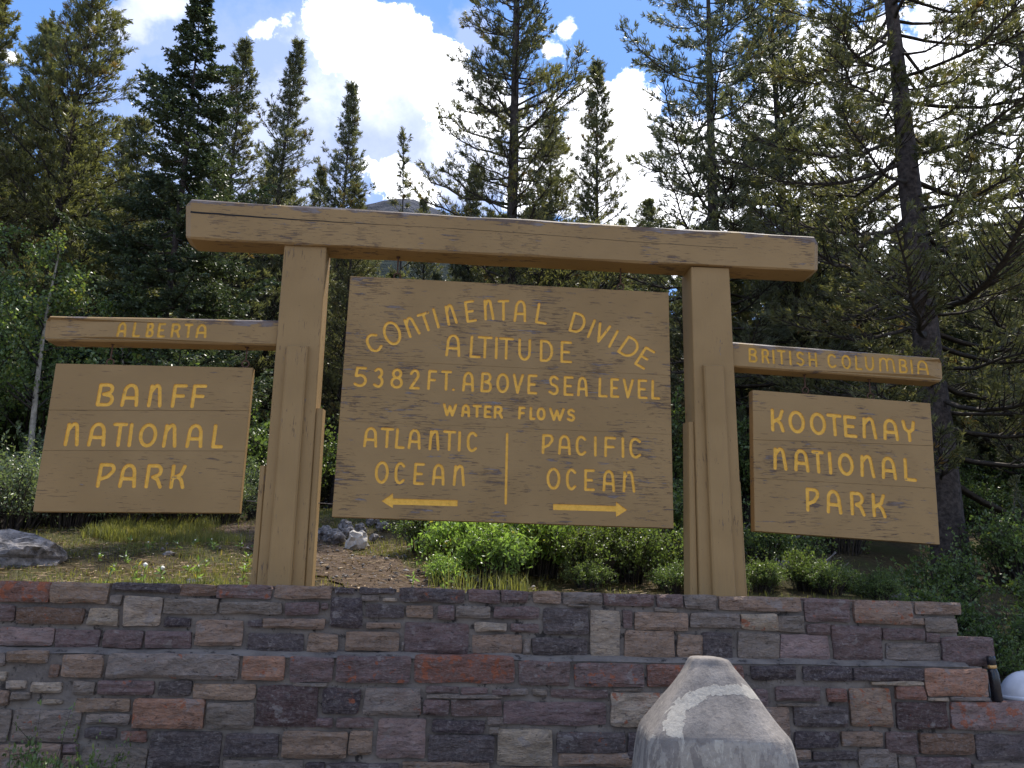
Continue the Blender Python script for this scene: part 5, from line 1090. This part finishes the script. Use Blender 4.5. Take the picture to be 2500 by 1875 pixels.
for x, y, sc_ in ((1.35, 7.2, .62), (1.7, 7.4, .66), (1.45, 7.9, .8), (1.85, 7.9, .7)):
    shrub('green', x, y, sc_, 'mid-green bush of the thicket just left of the right post', 'mid-green bushes left of the right post', sz=1.1)
rng1 = random.Random(21)
for i in range(34):
    x = rng1.uniform(1.15, 5.4); y = rng1.uniform(6.75, 8.3)
    if 2.75 < x < 3.5 and y > 7.6: y = 7.2
    shrub('green', x, y, rng1.uniform(.22, .40), 'low shaded leafy plant %s the wall, %s' % ('close to' if y < 7.5 else 'further from', region(x, y, 1.9)), 'low shaded plants behind the right half of the wall', sz=.9, cat='plant')
for i in range(12):
    shrub('green', rng1.uniform(-.2, 1.6), rng1.uniform(8.4, 9.8), rng1.uniform(.4, .7), 'dark low bush in the shade between the rock pile and the bright bush', 'dark low bushes right of the rock pile')
for i, (x, y, s) in enumerate([(1.45, 9.4, 1.0), (2.0, 8.7, .85), (2.6, 9.6, 1.0), (0.4, 10.4, 1.0), (-.1, 11.3, 1.0), (1.6, 7.6, .6), (2.4, 7.7, .6), (1.9, 10.8, 1.2)]):
    shrub('green', x, y, s, 'shaded dark green bush behind the wall below the large board', 'shaded bushes below the large board')
for i, (x, y, s) in enumerate([(-4.9, 9.2, 1.0), (-4.35, 9.5, .9), (-3.95, 9.9, .9), (-3.5, 10.35, .85), (-3.15, 11.0, .85), (-2.8, 11.9, .85), (-4.5, 10.5, 1.1), (-3.9, 11.1, 1.1), (-3.4, 12.0, 1.1), (-5.4, 10.2, 1.2), (-2.5, 13.0, 1.0), (-3.1, 13.2, 1.1), (-6.2, 11.2, 1.3), (-4.9, 11.8, 1.3)]):
    shrub('willow', x, y, s, 'grey-green willow bush in the %s row, %s' % ('front' if y < 10.4 else 'back', region(x, y, 2.3)), 'willow bushes below the BANFF board', sz=1.05)
for i, (x, y, s) in enumerate([(-3.2, 14.6, 1.15), (-2.35, 14.8, 1.1)]):
    shrub('tall', x, y, s, 'tall light green bush between the BANFF board and the left post', 'tall bushes beside the left post')
for x, y, sc_ in ((-7.2, 12.4, 1.7), (-6.2, 13.2, 1.6), (-4.4, 12.6, 1.5), (-5.3, 12.8, 1.7), (-3.7, 13.4, 1.4), (-7.9, 13.4, 1.9)):
    shrub('tall', x, y, sc_, 'tall leafy bush below the trees, %s' % region(x, y), 'tall bushes below the trees on the left', sz=1.1)
rng0 = random.Random(9)
for i in range(64):                       # undergrowth among the trees
    x = rng0.uniform(-13, 16); y = rng0.uniform(13.2, 24); s = rng0.uniform(.9, 1.5)
    if -3.9 < x < -1.6 and y < 16: continue
    shrub('tall' if rng0.random() < .6 else 'green', x, y, s, 'leafy bush among the %s tree trunks %s' % ('near' if y < 18 else 'far', region(x, y)), 'bushes among the tree trunks')
for i, (x, y, s) in enumerate([(3.3, 8.4, .7), (4.9, 8.3, .9), (5.6, 9.2, 1.0), (4.3, 10.4, 1.0), (6.6, 8.6, 1.1), (5.2, 7.4, .75), (6.0, 7.6, .9), (3.4, 11.0, 1.0), (7.4, 10.5, 1.2), (4.9, 6.9, .5), (7.4, 7.8, 1.0), (5.6, 11.5, 1.2), (8.4, 9.2, 1.2)]):
    shrub('green', x, y, s, 'dark green bush %s the wall, %s' % ('close to' if y < 9 else 'further from', region(x, y, 2.0)), 'bushes behind the right end of the wall')
for i, (x, y, s) in enumerate([(3.72, 7.0, .34), (3.12, 7.1, .36), (2.72, 7.0, .26), (4.25, 7.0, .34)]):
    shrub('green', x, y, s, 'small leafy weed behind the right part of the wall', 'small weeds behind the right part of the wall', sz=1.25, cat='plant')
w_ = shrub('green', -2.05, 5.25, .55, 'green weeds growing at the foot of the wall in the lower left corner', sz=1.75, cat='plant'); w_.location.z = 0
w_ = shrub('green', -1.75, 5.3, .45, 'smaller green weeds right of the ones in the lower left corner', sz=1.9, cat='plant'); w_.location.z = 0
# young broad-leaved trees on the left
def broadleaf(x, y, H, label, seed, spread=1.1, nl=5200, lean=0.0):
    rng = np.random.default_rng(seed); z = np.linspace(-.3, H, 9); P = np.stack([np.sin(z * .8 + seed) * .09 + lean * z, np.cos(z * .7) * .06, z], 1)
    tr = [(P, np.linspace(.055, .01, 9))]; br = []; pos = []
    for i in range(34):
        t = .32 + .66 * rng.random(); p = np.array([np.interp(t * H, z, P[:, 0]), np.interp(t * H, z, P[:, 1]), t * H]); a = rng.random() * 6.28
        L = spread * (1.15 - t) * (.6 + .6 * rng.random()) + .12; d = np.array([math.cos(a), math.sin(a), .5 + .3 * rng.random()]); s = np.linspace(0, 1, 5)[:, None]
        Q = p + d * s * L + rng.normal(size=(5, 3)) * .03 * s; br.append((Q, np.linspace(.014, .003, 5)))
        k = int(nl / 34); u = .25 + .75 * rng.random(k)
        c = np.stack([np.interp(u, s[:, 0], Q[:, j]) for j in range(3)], 1); pos.append(c + rng.normal(size=(k, 3)) * .10 * L ** .5)
    pos = np.concatenate(pos); V, F, T = leaves(rng, pos, .048, .036, rng.random(len(pos)), 0.1)
    r = empty('broadleaf_tree', (x, y, gz(x, y)), label=label, cat='tree')
    a, b = tubes(tr, 7); link('trunk', mesh_np('trunk', a, b, True, mats=[M_PALEBARK]), r)
    a, b = tubes(br, 3); link('branches', mesh_np('branches', a, b, True, mats=[M_TWIG]), r)
    link('crown', mesh_np('crown', V, F, False, tint=T, mats=[M_LEAF]), r)
broadleaf(-5.15, 11.5, 3.6, 'young bright green broad-leaved tree with a pale thin trunk beside the BANFF board', 3)
broadleaf(-6.25, 11.6, 3.9, 'young bright green broad-leaved tree at the left frame edge', 5, 1.3)
broadleaf(-4.7, 13.0, 3.3, 'young broad-leaved tree rising behind the ALBERTA arm', 8, 1.0)

# ---------------------------------------------------------------- grass
def grass_patch(name, seed, N, xr, yr, hmin, hmax, dens=None, label=None, mat=M_GRASS, w=0.006, clumps=500):
    rng = np.random.default_rng(seed)
    cx_ = rng.uniform(*xr, clumps); cy_ = rng.uniform(*yr, clumps); cc = rng.integers(0, clumps, N)
    x = cx_[cc] + rng.normal(size=N) * .09; y = cy_[cc] + rng.normal(size=N) * .09
    ok = (x > xr[0]) & (x < xr[1]) & (y > 6.31) & (y < yr[1])
    if dens is not None: ok &= rng.random(N) < dens(x, y)
    x, y, cc = x[ok], y[ok], cc[ok]; n = len(x); z = ground_z(x, y) - .01
    h = hmin + (hmax - hmin) * rng.random(clumps)[cc] * (.5 + .6 * rng.random(n)); a = rng.random(n) * 6.28; lean_ = (rng.random(n) ** 1.3) * .75
    b = np.stack([x, y, z], 1); d = np.stack([np.cos(a), np.sin(a), 0 * a], 1); s = np.stack([-np.sin(a), np.cos(a), 0 * a], 1) * (w * (.6 + .8 * rng.random(n)))[:, None] / 2
    upv = np.array([[0, 0, 1.0]]); m1 = b + upv * (h * .6)[:, None] + d * (h * lean_ * .35)[:, None]; tp = b + upv * (h * (1 - .35 * lean_))[:, None] + d * (h * lean_)[:, None]
    V = np.stack([b - s, b + s, m1 + s * .8, m1 - s * .8, tp], 1).reshape(-1, 3); i = np.arange(n)[:, None] * 5
    F = np.concatenate([i + np.array([[0, 1, 2]]), i + np.array([[0, 2, 3]]), i + np.array([[3, 2, 4]])])
    T = np.repeat(np.clip(rng.random(clumps)[cc] * .75 + rng.random(n) * .3, 0, 1), 5)
    me = mesh_np(name, V, F, False, tint=T, mats=[mat]); return link(name, me, label=label, cat='grass', kind='stuff')
def pathd(x, y):
    xc = np.interp(y, [a[1] for a in pp], [a[0] for a in pp]); return np.clip((np.abs(x - xc) - .35) / .5, 0.04, 1)
grass_patch('grass', 31, 46000, (-7.5, 1.0), (6.3, 14.5), .025, .085, pathd, 'short sunlit meadow grass behind the wall', clumps=2600)
grass_patch('grass', 32, 22000, (-3.6, -1.9), (9.4, 12.4), .08, .20, pathd, 'taller yellow-green grass at the far edge of the meadow', clumps=260)
grass_patch('wall_top_grass', 33, 2600, (-2.4, -1.0), (6.3, 6.75), .04, .12, None, 'fringe of bright grass along the top of the wall left of the post', clumps=60)
grass_patch('wall_top_grass', 34, 420, (0.0, 0.75), (6.35, 6.9), .10, .28, None, 'tall grass stalks behind the wall in front of the bright bush', clumps=22)
grass_patch('grass', 35, 5000, (1.0, 9.0), (6.3, 11), .03, .09, None, 'shaded grass behind the right part of the wall', clumps=900)
# weeds and flowers standing above the wall edge
def stalk(x, y, h, label, flower=None, seed=0, grp=None, cat='plant', hr=.015):
    rng = np.random.default_rng(seed); k = 6; s = np.linspace(0, 1, k)[:, None]; lean_ = rng.normal(size=2) * .12
    P = s * np.array([[lean_[0] * h, lean_[1] * h, h]]); r = empty('flowering_weed' if flower else 'weed', (x, y, gz(x, y)), label=label, cat=cat, group=grp)
    a, b = tubes([(P, np.linspace(.0035, .0015, k))], 4); link('stem', mesh_np('stem', a, b, True, tint=np.full(len(a), .8), mats=[M_GRASS]), r)
    n = 14; pos = np.stack([np.interp(rng.random(n) * .85, s[:, 0], P[:, c]) for c in range(3)], 1); pos[:, 2] = rng.random(n) * h * .9
    V, F, T = leaves(rng, pos, .055, .014, rng.random(n), .6); link('leaves', mesh_np('leaves', V, F, tint=T, mats=[M_LEAF_B]), r)
    if flower:
        bm = bmesh.new(); bmesh.ops.create_icosphere(bm, subdivisions=2, radius=hr)
        for v in bm.verts: v.co *= 1 + .4 * noise.noise(v.co * 160)
        bm_obj('flower_head', bm, flower, r, tuple(P[-1]))
for i, (x, h, fl) in enumerate([(-2.02, .17, M_PETAL), (-1.93, .14, M_PETAL), (-2.12, .20, None), (-2.27, .12, None), (-1.66, .22, None), (-1.35, .16, None), (-0.12, .17, None), (.12, .26, None), (.22, .30, None), (.30, .22, None)]):
    stalk(x, 6.5 + .08 * (i % 3), h, ('clover with a round white flower head at the wall edge left of the left post' if fl else 'thin green weed stalk standing at the wall edge ' + ('left of the left post' if x < -1 else 'in front of the bright bush')), fl, i,
          ('white clovers at the wall edge' if fl else 'weed stalks at the wall edge ' + ('on the left' if x < -1 else 'in the middle')))
for i, (x, y) in enumerate([(1.02, 7.55), (3.93, 6.95)]):
    stalk(x, y, .22, 'weed with an orange flower ' + ('beside the bright sunlit bush' if i == 0 else 'behind the wall on the right'), M_ORANGE, 40 + i)
rr_ = random.Random(3)
for i in range(22):
    stalk(rr_.uniform(-3.0, -1.3), rr_.uniform(7.2, 9.4), .06, 'small white flower in the meadow grass below the BANFF board', M_PETAL, 60 + i, 'white flowers in the meadow', hr=.008)

# litter: dry needles, chips and pebbles lying about on the open ground
rngL = np.random.default_rng(77); n_ = 9000
lx = rngL.uniform(-4.2, 2.4, n_); ly = rngL.uniform(6.32, 12.5, n_); a_ = rngL.random(n_) * 6.28; ln = rngL.uniform(.012, .045, n_)
dx, dy = np.cos(a_) * ln, np.sin(a_) * ln; wx_, wy_ = -np.sin(a_) * .004, np.cos(a_) * .004
def lz(x, y): return ground_z(x, y) + .012 + .05 * (1 - pathd(x, y)) * .35
Vl = np.stack([np.stack([lx - dx - wx_, ly - dy - wy_, lz(lx, ly) + .004], 1), np.stack([lx + dx - wx_, ly + dy - wy_, lz(lx, ly) + .012 + 0 * lx], 1), np.stack([lx + dx + wx_, ly + dy + wy_, lz(lx, ly) + .014], 1), np.stack([lx - dx + wx_, ly - dy + wy_, lz(lx, ly) + .006], 1)], 1).reshape(-1, 3)
M_LITTER = mat_leaf('dry_litter', (0.10, 0.065, 0.035), (0.26, 0.19, 0.12), (0.42, 0.36, 0.28), 0.1, 0.2, 0.8)
link('ground_litter', mesh_np('ground_litter', Vl, np.arange(n_ * 4).reshape(-1, 4), tint=np.repeat(rngL.random(n_), 4), mats=[M_LITTER]), label='dry needles and wood chips scattered on the ground behind the wall', cat='litter', kind='stuff')
n_ = 1100; px2 = rngL.uniform(-2.6, 1.0, n_); py2 = rngL.uniform(6.35, 11.5, n_); okp = rngL.random(n_) < (1.15 - pathd(px2, py2)); px2, py2 = px2[okp], py2[okp]; n_ = len(px2)
oc = np.array([(1, 0, 0), (-1, 0, 0), (0, 1, 0), (0, -1, 0), (0, 0, .7), (0, 0, -.7)]); of = np.array([(0, 2, 4), (2, 1, 4), (1, 3, 4), (3, 0, 4), (2, 0, 5), (1, 2, 5), (3, 1, 5), (0, 3, 5)])
rs = .006 + .022 * rngL.random(n_) ** 3; Vp = (oc[None] * (1 + .5 * rngL.normal(size=(n_, 6, 1)) * .5)) * rs[:, None, None] + np.stack([px2, py2, lz(px2, py2) + .006], 1)[:, None]
link('pebbles', mesh_np('pebbles', Vp.reshape(-1, 3), (of[None] + np.arange(n_)[:, None, None] * 6).reshape(-1, 3), mats=[M_ROCK]), label='small grey pebbles scattered over the dirt footpath', cat='pebbles', kind='stuff')

# ---------------------------------------------------------------- rocks, boulder, logs, sticks
def rock(name, x, y, r, sc, mat, label, group=None, seed=0, dz=0.0, cat='rock', sub=3):
    bm = bmesh.new(); bmesh.ops.create_icosphere(bm, subdivisions=sub, radius=r)
    for v in bm.verts:
        p = v.co / r; n = noise.noise(p * 1.3 + Vector((seed * 3.1, 0, 0))) * .45 + noise.noise(p * 3.1 + Vector((seed, 7, 0))) * .2 + noise.noise(p * 7 + Vector((0, seed, 0))) * .08
        q = p * (1 + n); fct = 0.12 if name == 'boulder' else .4; q = Vector([round(c * 2.6) / 2.6 * fct + c * (1 - fct) for c in q])
        v.co = Vector((q.x * sc[0], q.y * sc[1], q.z * sc[2])) * r
    return bm_obj(name, bm, mat, None, (x, y, gz(x, y) + dz), label=label, cat=cat, group=group)
rock('boulder', -3.50, 7.55, .34, (1.35, 1, .62), M_ROCK, 'large grey boulder lying behind the wall at the left frame edge', None, 5, .03, 'boulder', 4)
rock('boulder', -4.1, 7.9, .45, (1.2, 1, .6), M_ROCK, 'second grey boulder lying left of the large one', None, 9, .0, 'boulder', 4)
rock('rock', -0.80, 9.8, .125, (1.0, .9, 1.0), M_PALEROCK, 'pale sunlit rock at the right of the pile below the left arrow', None, 3, .08)
for i, (x, y, r) in enumerate([(-1.08, 10.0, .11), (-1.22, 10.25, .10), (-.98, 10.4, .08), (-1.3, 9.95, .06), (-.85, 10.7, .07), (-.6, 10.9, .08), (-.65, 10.2, .05), (-1.05, 10.9, .09), (-.75, 11.3, .08)]):
    rock('rock', x, y, r, (1, 1, .9), M_ROCK, 'grey rock in the pile beside the footpath below the large board', 'grey rocks of the pile beside the footpath', 20 + i, .06)
for i, (x, y, r) in enumerate([(-1.75, 6.75, .05), (-2.35, 8.2, .045), (-1.3, 8.9, .05), (-2.9, 9.8, .06), (-1.0, 7.3, .03), (-.35, 6.9, .035), (-.2, 7.8, .04), (-.75, 8.6, .035), (-1.9, 10.9, .06), (-1.9, 12.9, .10)]):
    rock('stone', x, y, r, (1.2, 1, .6), M_ROCK, 'small grey stone lying in the grass and dirt behind the wall', 'small stones in the grass', 40 + i, .01, 'stone', 2)
def log(name, a, b, r, label, mat=M_DEADWOOD, group=None, cat='log'):
    A = Vector(a); B = Vector(b); k = 14; P = np.array([A.lerp(B, t) + Vector((0, 0, .04 * noise.noise(Vector((t * 3, r * 90, a[0]))))) for t in np.linspace(0, 1, k)])
    V, F = tubes([(P, r * (1 - .35 * np.linspace(0, 1, k)) * (1 + .08 * np.sin(np.arange(k) * 2.1)))], 9)
    V = V + np.array([[noise.noise(Vector(v * 8)) * r * .25] * 3 for v in V])
    c = A.copy(); me = mesh_np(name, V - np.array(c), F, True, mats=[mat]); return link(name, me, loc=tuple(c), label=label, cat=cat, group=group)
log('fallen_log', (2.7, 9.1, gz(2.7, 9.1) + .20), (5.2, 8.5, gz(5.2, 8.5) + .42), .085, 'long grey fallen log lying behind the wall below the KOOTENAY board')
log('fallen_log', (2.9, 10.4, gz(2.9, 10.4) + .25), (4.4, 9.9, gz(4.4, 9.9) + .30), .05, 'shorter grey dead branch lying behind the long log')
for i in range(16):
    x = rr_.uniform(2.6, 4.6); y = rr_.uniform(9.0, 10.6); a = rr_.uniform(-.5, .5)
    log('dead_branch', (x, y, gz(x, y) + .05), (x + rr_.uniform(.3, .7), y + a, gz(x, y) + rr_.uniform(.15, .5)), .009, 'thin grey dead twig sticking up round the fallen log', group='dead twigs round the fallen log', cat='twig')
for i in range(30):
    x = rr_.uniform(-1.0, .8); y = rr_.uniform(6.6, 8.6); a = rr_.uniform(-.25, .25)
    log('dry_twig', (x, y, gz(x, y) + .02), (x + rr_.uniform(-.25, .25), y + a, gz(x, y + a) + .03), .005, 'dry pale twig lying on the dirt path', group='dry twigs on the dirt path', cat='twig')
print('objects', len(bpy.data.objects))
